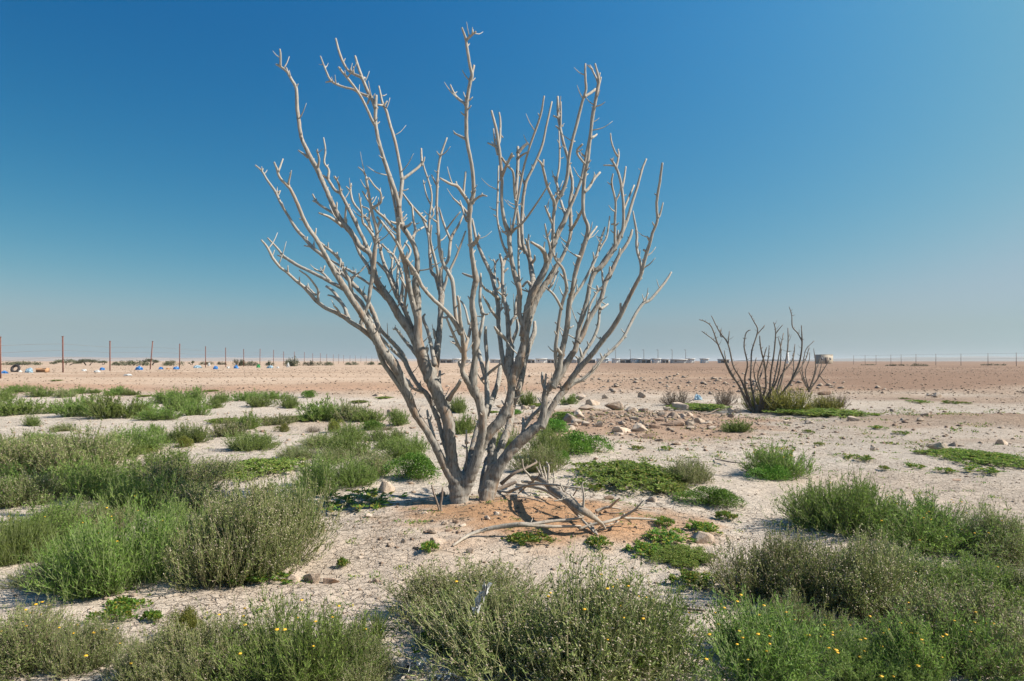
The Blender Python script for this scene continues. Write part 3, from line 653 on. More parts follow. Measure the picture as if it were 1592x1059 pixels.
 ("T2a", "T2", -0.15, "859,392,8 860,365,7 860,343,6.5 863,320,7 868,307,7 876,295,7 882,272,6.5 884,250,6.2 888,226,6 896,196,5.8 905,160,5.4 911,139,5 910,122,4.5 910,99,3.2"), ("T2b", "T2a", 0.1, "909,150,5 913,148,5 926,139,5"), ("T2c", "T2a", -0.3, "862,320,6 861,312,6 851,290,5.5 843,258,4.8 836,248,3"), ("T2d", "T2c", 0.0, "844,258,4.5 845,248,3.2"), ("T2e", "T2a", 0.25, "869,308,5.5 868,303,5 864,278,4.4 859,274,3"), ("T2f", "T2e", 0.2, "865,280,4 869,262,4 870,240,3.5 869,203,2.5"),
 ("T2g", "T2a", -0.1, "860,350,5 857,344,4.4 852,332,4 847,320,2.8"), ("T2h", "T2", -0.2, "857,396,5 854,380,4.4 850,365,4 847,348,2.8"), ("T2i", "T2", -0.35, "850,408,9 846,392,8 838,384,6.5 832,380,5 826,376,3"), ("T2j", "T2h", 0.0, "851,368,3.6 857,356,2.4"), ("T2k", "T2i", 0.0, "845,390,4 847,376,2.6"),
 ("T2l", "T2", 0.3, "880,335,6 876,326,5.5 872,312,4.5"), 
 ("Rc", "T2", 0.75, "824,466,11 826,452,10 828,438,9.5 826,418,9.5 824,404,9.5 820,394,8.5 813,387,7 806,383,5"),
 ("Rca", "Rc", 0.2, "817,392,7.5 813,378,7 811,352,6.5 813,314,6.3 817,286,6.3 822,274,5.5 830,258,5.2 843,226,4.6 849,198,4.2 858,158,3"), ("Rcb", "Rc", 0.4, "810,386,7 807,378,6.5 806,343,6.3 802,311,5.8 804,277,6.2 805,250,6.2 805,228,5"), ("Rcc", "Rcb", 0.0, "805,238,6 813,229,5.5 821,222,4"), ("Rcd", "Rcb", -0.1, "804,247,4.6 812,241,4.2 821,236,3.2"), ("Rce", "Rca", 0.1, "816,286,4.6 811,276,4 808,266,3"), ("Rcf", "Rc", -0.1, "824,402,6 822,388,5.5 817,371,3.5"), ("Rcg", "Rc", -0.1, "826,410,6 831,404,5 831,397,3"), ("Rch", "Rcf", 0.0, "822,388,4 821,376,3.6 822,364,2.6"), ("Rci", "Rc", 0.1, "808,446,5 807,430,4.6 806,405,4.2 806,386,4"), ("Rcj", "Rc", 0.0, "826,446,6.5 820,438,5 812,446,4.5"),
 # right trunk
 ("P1", "trunk2", 0.35, "764,748,15 765,734,17 764,712,16 764,690,16 769,668,16 778,650,15 786,634,13"),
 ("P2", "trunk2", 0.75, "768,738,16 772,712,14 782,688,15 791,664,13 795,640,12 796,622,10"),
 ("P3", "trunk2", 0.65, "748,765,13 752,742,14 758,720,13 764,700,11"),
 ("RT", "trunk2", -0.25, "763,758,17 768,744,20 779,720,19 802,692,18.5 824,672,17 840,657,15 846,634,13 848,612,12 857,598,13 867,579,13 871,560,12 873,548,12 877,532,10.5 882,504,9.5 885,470,9.5 890,452,9 893,432,8.5 900,406,9 911,372,8.5 914,353,7.5 907,331,6.5 907,297,6.8 910,268,6.5 914,250,6 917,222,5.6 921,184,6 925,162,6 929,137,6 931,124,5.2 925,99,3"),
 ("RTa", "RT", 0.1, "930,130,4.4 927,122,3.6 920,107,3.2 917,101,2.4"), ("RTb", "RTa", 0.0, "921,108,3 913,101,2.2"), ("RTc", "RT", 0.15, "909,298,6 915,293,5 924,278,5 933,268,4.2"), ("RTd", "RT", 0.1, "918,215,5 924,212,4.6 928,209,3"), ("RTe", "RT", -0.1, "913,258,4.6 905,250,4 898,240,4 898,232,4 906,224,3.6"), ("RTf", "RT", 0.0, "931,122,3.2 933,113,2.4"),
 ("RTg", "RT", 0.15, "912,374,5.5 918,366,4.6 928,352,3"), ("RTh", "RT", -0.1, "903,400,5 897,398,4 894,396,2.6"), 
 ("RTi", "RT", -0.3, "868,580,9 865,562,7.5 864,542,7.5 867,513,6.5 872,481,6 877,462,6 881,449,6.5 876,420,6 864,404,5 860,392,3.5"), ("RTj", "RTi", -0.2, "873,480,5.5 866,466,5 858,455,4.6 849,447,3.5"), ("RTk", "RTj", 0.1, "852,450,4.5 859,442,4.2 864,429,4 868,421,3"), ("RTl", "RTi", 0.1, "881,452,5.5 880,438,5 871,426,3.4"), 
 ("RTm", "RT", 0.3, "886,474,6 892,462,5.6 905,443,5.4 918,419,5.2 926,402,5 933,376,4.6 941,353,3"), ("RTn", "RTm", 0.1, "931,390,4 938,378,3.7 944,366,3.5 948,336,2.4"), ("RTo", "RTm", 0.0, "924,405,3.4 922,392,2.2"),
 ("RTs", "RT", 0.1, "848,606,8 844,596,6.5 843,588,5.5 843,579,4.5"), ("RTt", "RTs", 0.0, "846,600,5 848,590,4.5 849,581,3.4"), ("RTu", "RT", 0.25, "808,686,10 813,672,8 814,660,6 813,650,4"), ("RTv", "RTu", 0.1, "815,664,6 826,648,7 838,637,7 845,628,6"), ("RTw", "RT", -0.1, "874,552,8 869,546,6 867,541,4"),
 ("X", "RT", 0.55, "860,600,12 868,588,12.5 879,568,12.5 888,553,11.5 895,541,10.5 900,513,9.5 905,494,9 913,466,9 918,440,8.5 925,423,10 938,411,9.5 954,387,8.5 964,368,8.5 975,342,6 983,315,5.2 992,287,4.8 998,264,4.4 1005,247,3"),
 ("Xa", "X", 0.0, "923,428,6 921,412,5.5 926,402,4.5 930,396,3"), ("Xb", "X", 0.1, "965,368,6.5 969,352,5.6 969,315,5.4 964,278,5 956,257,4.5 949,247,3"), ("Xc", "Xb", 0.1, "958,262,4.2 961,248,4 962,240,3.6 961,232,2.4"), ("Xd", "Xc", 0.0, "961,243,3.8 957,238,3.6 951,222,3.2 949,207,2.2"), ("Xe", "Xb", 0.0, "956,258,3.2 947,257,2.8 938,257,2.2"), ("Xf", "Xb", 0.1, "967,292,4.5 970,280,4 973,259,2.8"), ("Xg", "Xb", 0.2, "969,328,4.4 978,306,4 986,288,3"),
 ("Xh", "X", -0.2, "956,384,5.5 956,368,4.8 956,344,4.6 957,314,4.2 951,287,3.8 953,270,2.6"), ("Xi", "Xh", 0.0, "957,313,3.6 963,302,3"), ("Xj", "X", 0.25, "932,416,5.5 938,405,5 950,388,4.5 958,376,3.5"), ("Xk", "Xb", 0.0, "960,369,4 961,358,3"), ("Xl", "Xh", 0.0, "956,348,3.4 950,349,2.6"),
 ("Yy", "X", 0.3, "899,530,10 905,522,9 917,494,9 934,466,9 941,440,8.5 952,419,8 962,398,7 973,382,6.4 980,368,5.6 983,357,4"), ("Ya", "Yy", 0.05, "940,446,5.5 937,434,4.4 936,421,3.2"), ("Yb", "Yy", -0.15, "939,446,6 930,452,5 924,462,4.6 917,476,4.4 913,498,4"), ("Yc", "Yb", 0.0, "930,452,4.4 928,444,3.2"), ("Yd", "Yy", 0.1, "934,480,5.5 938,478,5 945,473,3.5"), ("Ye", "Yy", 0.0, "947,432,4.5 948,420,4 948,414,2.6"), ("Yf", "Yy", 0.0, "962,397,4 964,386,3"),
 ("RT2", "RT", 0.45, "842,662,13 851,646,12 861,629,12 868,617,12 880,605,11 890,590,9.5 900,568,7.5 905,556,6.5 911,545,6 922,528,5.8 930,506,5.4 932,481,4.6 933,470,3.5"), ("RT2a", "RT2", 0.0, "905,556,5.5 903,548,4.5 901,541,3.2"), ("RT2b", "RT2", 0.0, "902,562,4.5 895,554,3"),
 ("Z", "RT2", -0.55, "876,606,11 884,595,10.5 898,576,10 917,555,10 935,532,10 954,508,9 971,477,8.5 986,447,7.5 996,428,7 999,418,6.5 1005,395,6.4 1011,376,6 1015,361,5.5 1022,342,5.2 1021,315,4.8 1026,281,4.6 1030,253,4"),
 ("Za", "Z", 0.2, "997,424,6 996,410,5 990,387,4.8 990,363,4.6 986,340,4 984,328,2.6"), ("Zb", "Z", 0.0, "1023,338,4.2 1026,334,3.8 1031,315,2.4"), ("Zc", "Z", 0.0, "1006,392,4.6 1000,388,3.6"), ("Zd", "Z", 0.0, "1011,376,3.8 1008,372,3.2 1006,367,2.2"), ("Ze", "Z", 0.0, "966,486,5 965,478,4.6 965,471,4"), ("Zf", "Z", 0.0, "935,532,5 933,524,3"), ("Zg", "Z", 0.0, "993,436,4.5 998,432,3"),
 ("AB", "RT2", 0.75, "882,602,10 894,594,9 907,589,8 922,576,7 935,560,6.2 954,542,5.8 969,525,5.6 979,506,5.4 990,485,5.4 1000,472,5.6 1011,466,5.4 1024,451,5 1036,436,4.4 1044,423,3"), ("ABa", "AB", 0.0, "937,559,4 935,554,3.4 933,549,2.2"), ("ABb", "AB", 0.1, "1000,471,4 1004,463,3 1008,456,2"), ("ABc", "AB", 0.0, "970,525,4 974,523,3"),
]
tx, ty, tz = at(733, 796)
TY = 7.25
main = empty("dead_tree", ((733 - CX) / F * TY, TY, 0.0))
tag(main, "large bare dead tree with many bleached branches rising from two trunks in the middle", "tree")
dead_tree(main, TY, TREE, M['bark'], 0.9, 3, fused=True)

T2D = [
 ("trunk_b", None, 0.0, "1177,645,16 1177,638,13 1178,630,11"),
 ("a", "trunk_b", -0.6, "1172,640,7 1162,629,6 1149,600,5.2 1135,580,4.6 1123,552,4.2 1115,532,3.8 1106,508,3 1096,500,2.6 1087,497,2"), ("a1", "a", 0.2, "1117,536,3 1106,526,2.6 1091,515,2"),
 ("b", "trunk_b", 0.3, "1173,641,7 1165,625,6 1152,590,5 1140,569,4.4 1132,535,3.8 1118,515,3.2 1106,491,2"), ("b1", "b", 0.0, "1132,534,3 1134,515,2"), ("b2", "b", 0.2, "1123,524,2.6 1120,522,2.4 1120,512,1.8"),
 ("c", "trunk_b", 0.7, "1177,640,7 1172,618,5.5 1167,593,5 1168,569,4.4 1169,545,4 1178,515,3.4 1172,500,2.8 1164,486,2"), ("c1", "c", 0.1, "1177,520,3 1184,512,2.6 1189,506,1.8"),
 ("d", "trunk_b", -0.5, "1168,632,6 1160,606,5 1158,588,4.6 1162,566,4 1157,539,3.4 1160,518,2.8 1167,513,2"), 
 ("e", "trunk_b", -0.4, "1181,640,7.5 1188,612,6 1191,600,5.4 1189,569,4.6 1183,542,4 1181,522,2.6"), ("e1", "e", -0.1, "1190,576,3.8 1194,560,3.2 1196,537,2"),
 ("f", "trunk_b", 0.3, "1187,640,8 1196,626,7 1198,586,5.6 1203,552,4.4 1206,518,3.4 1203,501,2.2"), ("f1", "f", 0.0, "1206,519,2.8 1211,512,2.6 1217,505,1.8"),
 ("g", "trunk_b", 0.8, "1186,640,7 1200,626,6 1213,600,5 1220,569,4.2 1225,539,3.6 1225,510,2.4"), 
 ("h", "trunk_b", -0.2, "1188,640,8.5 1204,624,7 1227,597,6 1238,576,5.2 1244,559,5 1247,535,4.2 1246,506,2.4"), ("h1", "h", 0.2, "1247,530,3.6 1240,518,3.2 1232,508,3 1231,491,2.6 1227,477,1.8"),
 ("i", "h", 0.5, "1229,596,4 1234,576,3.4 1233,549,2.2"), ("j", "trunk_b", 1.0, "1186,640,6 1198,610,4.6 1205,585,4 1210,559,3.6 1218,518,2.2"),
 ("l", "trunk_b", -0.7, "1180,640,5 1183,610,4.4 1178,585,4 1186,560,3.4 1192,540,2"), ("m", "trunk_b", 0.6, "1190,639,6 1206,612,5 1214,585,4.4 1232,560,3.6 1236,535,2"), ("n", "trunk_b", 0.4, "1171,640,6 1156,612,5 1143,590,4.2 1130,565,3.4 1126,545,2"),
 ("o", "trunk_b", -0.8, "1184,641,6.5 1193,615,5.4 1204,600,5 1212,575,4 1214,545,3 1210,525,2"), ("p", "trunk_b", 0.9, "1196,637,5 1220,606,4.4 1236,585,3.8 1252,560,3 1258,540,2"), ("q", "trunk_b", 0.2, "1182,641,6 1186,620,5 1176,596,4 1172,575,3 1176,556,2"),
 ("k", "trunk_b", 1.0, "1176,642,6 1172,610,4.4 1180,590,4 1186,575,3 1189,560,2"), 
]
Y2 = at(1177, 641)[1]
t2 = empty("dead_tree", ((1177 - CX) / F * Y2, Y2, 0.0))
tag(t2, "smaller dark dead tree standing on the right in yellow-green grass", "tree")
dead_tree(t2, Y2, T2D, M['bark_far'], 4.5, 5, wk=0.68)
T3D = [
 ("trunk_c", None, 0.0, "1258,610,7 1258,605,6 1258,602,5"),
 ("a", "trunk_c", 0.5, "1256,606,4 1251,592,3.4 1247,576,3 1250,556,2.6 1254,542,2.2 1266,530,1.6"), ("b", "trunk_c", -0.4, "1258,605,4 1264,588,3 1268,569,2.6 1265,542,1.6"),
 ("c", "trunk_c", 0.2, "1259,606,4 1268,594,3.6 1275,583,3.2 1284,569,2.6 1290,559,1.8"), ("d", "trunk_c", -0.5, "1256,605,3.6 1249,592,3 1241,569,1.8"), ("e", "c", -0.4, "1275,585,2.6 1285,596,2.4 1300,602,1.6"),
 ("f", "trunk_c", 0.7, "1259,604,3.6 1266,585,3 1271,569,2.4 1278,552,1.6"), ("g", "trunk_c", 0.3, "1257,604,3.4 1252,580,2.8 1258,560,2.2 1259,548,1.6"), ("h", "c", 0.2, "1271,590,2.6 1276,572,2.2 1278,560,1.5"),
]
Y3 = at(1258, 609)[1]
t3 = empty("dead_tree", ((1258 - CX) / F * Y3, Y3, 0.0))
tag(t3, "smallest bare thorny dead tree just behind the right-hand dead tree", "tree")
dead_tree(t3, Y3, T3D, M['bark_far'], 4.5, 8, wk=0.68)

# ------------------------------------------------------------------ fallen wood
def wood(name, label, cat, segs, m, group=None, part='side_branch', spur=1.0, seed=0):
    """segs: 'x,y,w,h ...' first is the main stem (h: height of its middle over the ground); later ones start on an earlier depth: ('up', 'x,y,w ...', index) """
    rs = np.random.RandomState(seed)
    a = parse(segs[0]); xyz = []
    def lay(a):
        out = []
        for x, y, w, h in a:
            Y = (H - h - 0.03) * F / (y - CY); X = (x - CX) / F * Y
            out.append((X, Y, float(gz(X, Y)) + h))
        return np.array(out)
    p = lay(a); base = np.array([p[0][0], p[0][1], float(gz(p[0][0], p[0][1]))])
    mains = [(a, p)]
    root = None
    for k, sgm in enumerate(segs):
        mb = MB()
        if isinstance(sgm, str):
            a = parse(sgm); p = lay(a)
            if k: mains.append((a, p))
        else:
            _, s, _ = sgm
            b = parse(s)
            best = min(((np.hypot(aa[q, 0] - b[0, 0], aa[q, 1] - b[0, 1]), pp[q]) for aa, pp in mains for q in range(len(aa))), key=lambda t: t[0])
            Y = best[1][1]
            a = b; p = np.array([P(x, y, Y + 0.03 * i * sgm[2]) for i, (x, y, w) in enumerate(b)])
            p[:, 2] = np.maximum(p[:, 2], best[1][2] - 0.05)
        rad = a[:, 2] / 2 * 0.86 * p[:, 1] / F
        pp, rr = tube(mb, p - base, rad, 10 if a[:, 2].max() > 6 else 7, 5, 0.07, seed * 50 + k, 0.15)
        for _ in range(rs.poisson(len(p) * 0.5 * spur)):
            q = rs.randint(1, len(pp) - 1); d = rs.randn(3); d[2] = abs(d[2]) + 0.3; d /= np.linalg.norm(d)
            tube(mb, np.array([pp[q], pp[q] + d * rs.uniform(0.03, 0.07)]), [min(rr[q] * .6, .007), .003], 5, 2, 0.05, _)
        if root is None:
            root = mb.build(name, m, None, True, base)
            tag(root, label, cat, group)
        else:
            mb.build(part, m, root, True)
    return root
wood("fallen_branch", "long smooth grey branch arching along the ground in front of the branch pile", "branch",
     ["704,850,4,0.01 728,837,6,0.03 750,828,7.5,0.06 781,822,8.5,0.09 811,821,8.5,0.10 841,821,7,0.09 865,822,6,0.08 903,821,4.5,0.06", "818,821,6,0.10 849,815,6,0.12 886,810,5.5,0.14 905,807,4.5,0.15"], M['deadwood'], "fallen branches", 'fork', 0.8, 1)
wood("fallen_branch", "thick bent log topped with a fan of upright bleached twigs", "branch",
     ["828,750,8,0.20 841,758,10.5,0.24 856,768,13,0.26 877,780,14,0.26 893,788,14,0.25 908,797,14.5,0.22 923,806,10,0.16 935,815,6.5,0.09 942,826,3,0.02",
      ("up", "855,762,5.5 852,745,4.4 853,726,4 849,718,2.6", 0.6), ("up", "848,755,5 841,732,4.2 838,719,2.6", -0.5), ("up", "845,752,4.5 841,740,4 834,726,2.6", 0.4), ("up", "850,753,4.5 848,739,3.8 845,726,2.6", 1.2),
      ("up", "858,762,5 862,746,4.2 860,736,2.8", 0.9), ("up", "830,752,5 823,739,4.2 814,729,3.8 812,714,2.4", -0.8), ("up", "906,795,5 908,773,4 905,755,3.2 907,749,2.2", 0.2), ("up", "904,793,4.5 896,780,4 886,769,2.6", 0.8),
      "888,786,10,0.18 895,800,12,0.12 905,812,9,0.04", "862,772,6,0.2 890,800,5,0.1 925,830,4,0.02"], M['deadwood'], "fallen branches", 'upright_twig', 1.6, 2)
wood("fallen_branch", "thin pale branch lying across the branch pile with a kinked left end", "branch",
     ["775,763,4,0.02 784,771,4.5,0.03 791,775,5,0.05 803,770,5,0.12 833,765,4.6,0.24 864,763,4.2,0.32 885,765,3.6,0.32 915,766,2.4,0.32", ("up", "877,764,3.6 881,757,3 885,749,2", 0.3), ("up", "877,764,3.2 873,757,3 871,751,2", -0.3)], M['deadwood'], "fallen branches", 'fork', 0.4, 3)
wood("fallen_branch", "dark slanting branch leaning from the trunk foot towards the branch pile", "branch",
     ["768,764,6,0.02 787,754,6.5,0.08 803,748,5.5,0.12", "779,750,6,0.10 796,736,6,0.22 815,727,5,0.28 833,718,4.2,0.32 832,713,3,0.34"], M['darkwood'], "fallen branches", 'fork', 0.4, 4)
wood("fallen_branch", "brownish branch lying under the thick log", "branch",
     ["803,752,4,0.06 826,761,5.5,0.08 845,772,6,0.08 858,779,5.5,0.08 880,794,4,0.05", "812,745,5,0.06 832,752,7,0.10 850,757,6,0.12 870,764,4,0.12"], M['deadwood'], "fallen branches", 'fork', 0.6, 5)
wood("fallen_branch", "forked pale branch pointing right from under the pile", "branch",
     ["900,826,4,0.02 922,818,5.5,0.06 941,815,6,0.08 965,807,5.5,0.10 976,805,5,0.10 994,804,4,0.10 1021,803,2.2,0.10", "966,807,4.5,0.10 986,791,4,0.22 1001,773,2.2,0.34", ("up", "988,790,3 1000,791,2.4 1012,792,1.6", 0.2), "974,806,3.6,0.09 982,812,2.4,0.05", "918,818,6,0.05 924,826,5,0.03 929,833,4,0.01"], M['deadwood'], "fallen branches", 'fork', 0.6, 6)
wood("fallen_branch", "short forked grey branch stuck in the soil right of the log", "branch",
     ["926,800,6,0.02 936,795,5.5,0.05 947,791,5,0.08 966,794,2.4,0.06", "948,791,4.4,0.08 956,784,4,0.14 964,777,3,0.20"], M['deadwood'], "fallen branches", 'fork', 0.6, 7)
wood("ground_stick", "dark crooked stick lying on cracked soil between the two front bushes", "stick",
     ["957,901,4,0.03 980,910,4.5,0.03 997,918,5,0.025 1029,930,5.5,0.02 1060,937,4.5,0.02 1096,944,4,0.02"], M['darkwood'], None, 'fork', 1.2, 8)
wood("ground_stick", "short thin stick beside the round bush on the right", "stick", ["1112,709,2,0.02 1122,714,2.4,0.04 1140,717,2.2,0.06 1158,719,2,0.08"], M['darkwood'], None, 'fork', 0.3, 9)
wood("ground_stick", "thin forked stick among the stones at the foot of the smaller dead tree", "stick", ["1096,644,2,0.02 1108,638,2.4,0.08 1118,633,1.6,0.14", "1122,644,2,0.1 1130,640,2,0.05 1140,646,2,0.02"], M['darkwood'], None, 'fork', 0.3, 10)
for k_, (lab, s_) in enumerate([
 ("thin grey twig poking up right behind the bent log", "884,790,2.6,0.04 892,779,2.4,0.14 898,768,1.8,0.22"), ("thin twig lying across the middle of the bent log", "862,783,2.4,0.30 884,777,2.6,0.32 902,773,2,0.33 913,768,1.6,0.34"),
 ("slender twig leaning on the left of the branch pile", "806,776,2.4,0.02 818,768,2.6,0.12 834,757,2.2,0.24 842,745,1.6,0.32"), ("slender dead twig flat on orange soil under the thin pale branch", "800,783,2.2,0.015 822,786,2.4,0.02 846,792,1.8,0.015"),
 ("curved twig lying at the right end of the pile", "938,800,2.2,0.02 956,801,2.4,0.03 980,797,2.2,0.04 996,800,1.6,0.02"), ("short twig crossing the forked pale branch", "930,824,2.2,0.02 948,818,2.4,0.06 962,813,1.8,0.03")]):
    wood("fallen_twig", lab, "twig", [s_], M['deadwood'] if k_ % 2 else M['darkwood'], "fallen twigs", 'fork', 1.5, 30 + k_)
def stake(label, s, seed):
    a = parse(s); X, Y, Z = at(a[0, 0], a[0, 1]); mb = MB()
    p = np.array([P(x, y, Y) for x, y, w in a]); p[0, 2] = Z - 0.03
    base = np.array([X, Y, Z])
    tube(mb, p - base, a[:, 2] / 2 * Y / F, 7, 4, 0.08, seed, 0.2)
    o = mb.build("dead_sucker", M['darkwood'], None, True, base); tag(o, label, "stick", "dead suckers by the trunk")
stake("left of two dead suckers beside the trunk foot, leaning left", "684,796,3.6 681,786,3.4 678,777,3.2 674,765,3 671,754,2.2", 1)
stake("right of two dead suckers beside the trunk foot, upright", "686,795,4.4 685,785,4 687,772,3.6 688,758,2.6", 2)

# ------------------------------------------------------------------ rocks
def rock_mesh(seed, m, flat=0.6, n=16):
    import bmesh
    rs = np.random.RandomState(seed)
    bm = bmesh.new()
    p = rs.randn(n, 3); p /= np.linalg.norm(p, axis=1)[:, None]
    p *= rs.uniform(0.75, 1.1, (n, 1)) * np.array([1.0, rs.uniform(0.65, 0.95), flat * rs.uniform(0.8, 1.2)])
    for q in p: bm.verts.new(q)
    r = bmesh.ops.convex_hull(bm, input=bm.verts)
    bmesh.ops.delete(bm, geom=[v for v in bm.verts if not v.link_faces], context='VERTS')
    bmesh.ops.bevel(bm, geom=list(bm.edges), offset=0.06, segments=1, affect='EDGES')
    bmesh.ops.triangulate(bm, faces=bm.faces[:])
    bmesh.ops.subdivide_edges(bm, edges=bm.edges[:], cuts=1, use_grid_fill=True)
    for v in bm.verts:
        v.co *= 1.0 + (float(vnoise(v.co.x * 3 + seed, v.co.y * 3 + v.co.z * 2, 0.5)) - 0.5) * 0.14 + (float(vnoise(v.co.x * 9 + seed, v.co.y * 9 + v.co.z * 7, 0.5)) - 0.5) * 0.06
    me = bpy.data.meshes.new("rock"); bm.to_mesh(me); bm.free()
    w = max(v.co.x for v in me.vertices) - min(v.co.x for v in me.vertices)
    for v in me.vertices: v.co /= w
    me.materials.append(m)
    return me
ROCKS = [rock_mesh(i, M['rock'], 0.6 + 0.15 * (i % 3), 10 + i % 4) for i in range(8)]
REDS = [rock_mesh(20 + i, M['rockred'], 0.45 + 0.12 * (i % 3), 10 + i % 3) for i in range(4)]
def rock(px, py, w, h, label, group=None, red=False, seed=0):
    """centre and size in the photo's pixels"""
    X, Y, Z = at(px, py + h * 0.42)
    me = (REDS if red else ROCKS)[seed % (4 if red else 8)]
    o = link("rock", me)
    ww = w / F * Y * 1.2; hh = h / F * Y * 1.3
    zr = max(v.co.z for v in me.vertices) - min(v.co.z for v in me.vertices)
    yr = max(v.co.y for v in me.vertices) - min(v.co.y for v in me.vertices)
    sz = min(hh / zr, ww * 1.3)
    o.scale = (ww, ww * 0.85, sz)
    o.location = (X, Y + ww * yr * 0.3, Z + sz * zr * 0.22)
    o.rotation_euler = (random.uniform(-.12, .12), random.uniform(-.12, .12), random.choice((0, math.pi)) + random.uniform(-.35, .35))
    tag(o, label, "rock", group)
    return o
ORD = ["leftmost", "second from the left", "third from the left", "fourth from the left", "fifth from the left", "sixth from the left", "seventh from the left", "eighth from the left", "ninth from the left", "tenth from the left",
       "eleventh from the left", "twelfth from the left", "thirteenth from the left", "fourteenth from the left", "fifteenth from the left", "sixteenth from the left"]
def rock_row(rows, what, group, red=()):
    rows = sorted(rows)
    n = len(rows)
    for i, (x, y, w, h) in enumerate(rows):
        o = ORD[i] if i < len(ORD) else "further right"
        if i == n - 1: o = "rightmost"
        rock(x, y, w, h, f"{o} of {what}", group, (x, y) in red, i * 3 + int(x))
rock(998, 613, 20, 14, "big pale rock standing alone behind the rubble heap", None, False, 1)
rock_row([(907, 618, 16, 12), (922, 625, 20, 13), (941, 617, 16, 9), (951, 632, 30, 14), (911, 633, 22, 8), (895, 622, 12, 6)], "the pale rocks at the rubble heap's back left", "rubble heap rocks")
rock_row([(983, 637, 18, 9), (1000, 637, 14, 7), (1059, 631, 22, 15), (1035, 643, 19, 9), (1047, 644, 17, 10), (1058, 645, 14, 9), (1071, 643, 16, 8), (1026, 652, 15, 6), (987, 651, 14, 8), (974, 646, 13, 9), (934, 645, 12, 6), (1040, 636, 12, 6), (1020, 641, 11, 5)],
         "the rocks in the middle of the rubble heap", "rubble heap rocks", {(934, 645), (1026, 652)})
rock_row([(885, 652, 20, 15), (900, 645, 16, 12), (901, 655, 19, 14), (914, 658, 14, 11), (933, 660, 20, 12), (919, 651, 12, 8), (891, 660, 12, 8)], "the stones heaped on the left end of the rubble heap", "rubble heap rocks")
rock_row([(967, 658, 17, 8), (968, 666, 29, 13), (998, 658, 17, 7), (996, 665, 22, 12), (1018, 663, 15, 9), (1048, 659, 31, 9), (1067, 660, 22, 9), (1088, 654, 18, 11), (1101, 658, 14, 6), (1075, 666, 14, 6), (1044, 667, 11, 5)],
         "the stones along the front of the rubble heap", "rubble heap rocks", {(1048, 659), (1018, 663)})
rock_row([(957, 674, 22, 6), (1009, 676, 20, 8), (883, 667, 22, 10), (1027, 683, 16, 5), (1050, 688, 15, 5), (1113, 666, 19, 6)], "the flat stones strewn in front of the rubble heap", "rubble heap rocks", {(1009, 676)})
rock_row([(810, 634, 16, 9), (823, 634, 11, 7), (833, 633, 12, 8), (802, 655, 18, 8), (826, 652, 15, 9), (774, 633, 13, 7), (845, 640, 10, 5)], "the pale stones behind the right-hand lower limbs", "stones behind the big tree")
rock_row([(1133, 637, 14, 11), (1137, 644, 15, 9), (1147, 638, 11, 8), (1110, 634, 8, 5)], "the stones at the foot of the smaller dead tree", "stones by the smaller tree")
rock(947, 773, 15, 10, "reddish pointed stone on the bare soil right of the branch pile", None, True, 0)
rock(1016, 778, 15, 8, "flat pale stone beside the low round-leaved plants", None, False, 2)
rock(1095, 835, 33, 18, "large pale rock at the top left edge of the grey-green bush on the right", None, False, 5)
rock(1458, 698, 31, 21, "large grey rock beside the green ground plants on the right", None, False, 6)
rock(1561, 685, 18, 15, "grey pointed rock near the right edge in front of the brown mound", None, False, 3)
rock(1282, 611, 19, 9, "broad brown stone in front of the smallest dead tree", None, True, 2)
rock(1328, 652, 17, 9, "pale stone at the right tip of the grass under the smaller dead tree", None, False, 4)
rock_row([(1358, 697, 12, 10), (1433, 692, 10, 5), (1260, 656, 13, 6), (1225, 655, 13, 6), (1200, 655, 7, 5), (1432, 652, 11, 7), (1441, 645, 14, 5), (1408, 652, 13, 4), (1554, 721, 15, 8), (1488, 747, 14, 4), (1486, 692, 12, 6), (1497, 692, 11, 6), (1375, 609, 7, 7), (1460, 614, 14, 8), (1447, 614, 9, 4), (1385, 638, 10, 6), (1385, 624, 7, 5)][:16],
         "the small stones scattered over the pale flat on the right", "scattered stones on the right flat", {(1488, 747), (1433, 692)})
rock(757, 810, 15, 9, "rounded pale stone on orange soil in front of the trunk", None, False, 7)
rock(768, 804, 13, 8, "smooth pale stone touching another one on orange soil in front of the trunk", None, False, 0)
rock(687, 769, 19, 16, "upright pale rock just left of the trunk foot", None, False, 1)
rock(596, 759, 23, 19, "white rock at the right edge of the left shrubs near the tree shadow", None, False, 2)
rock(618, 784, 13, 9, "reddish stone lying in the tree shadow", None, True, 1)
rock_row([(574, 805, 12, 7), (640, 764, 9, 4), (635, 751, 11, 5), (666, 738, 10, 6), (672, 811, 12, 5), (691, 816, 9, 6), (697, 826, 9, 5), (708, 814, 9, 5), (720, 821, 9, 5), (803, 799, 6, 5), (835, 798, 6, 4), (660, 800, 8, 4)], "the little stones round the foot of the big tree", "little stones round the tree foot", {(697, 826), (708, 814), (803, 799)})
rock(680, 845, 21, 15, "pale rock left of the tip of the long fallen branch", None, False, 3)
rock_row([(668, 858, 12, 7), (736, 858, 17, 11), (608, 850, 17, 7), (627, 845, 14, 8), (668, 832, 15, 7), (583, 903, 10, 7), (537, 921, 12, 7), (645, 856, 9, 5), (560, 868, 8, 4)], "the stones on the bare ground behind the front bush", "stones behind the front bush")
rock(480, 900, 30, 17, "grey slab of broken clay standing on the path left of centre", None, False, 4)
rock(454, 903, 19, 13, "pale lump of clay left of the broken slab on the path", None, False, 5)
rock(513, 902, 22, 12, "pinkish lump of clay right of the broken slab on the path", None, True, 3)
rock(201, 926, 12, 9, "small pale stone at the foot of the light green shrub on the left", None, False, 6)
rock(281, 689, 16, 13, "pale pinkish rock among the shrubs left of the tree", None, False, 7)
rock(600, 641, 20, 12, "pale lump of soil behind the shrubs just left of the trunk", None, False, 0)
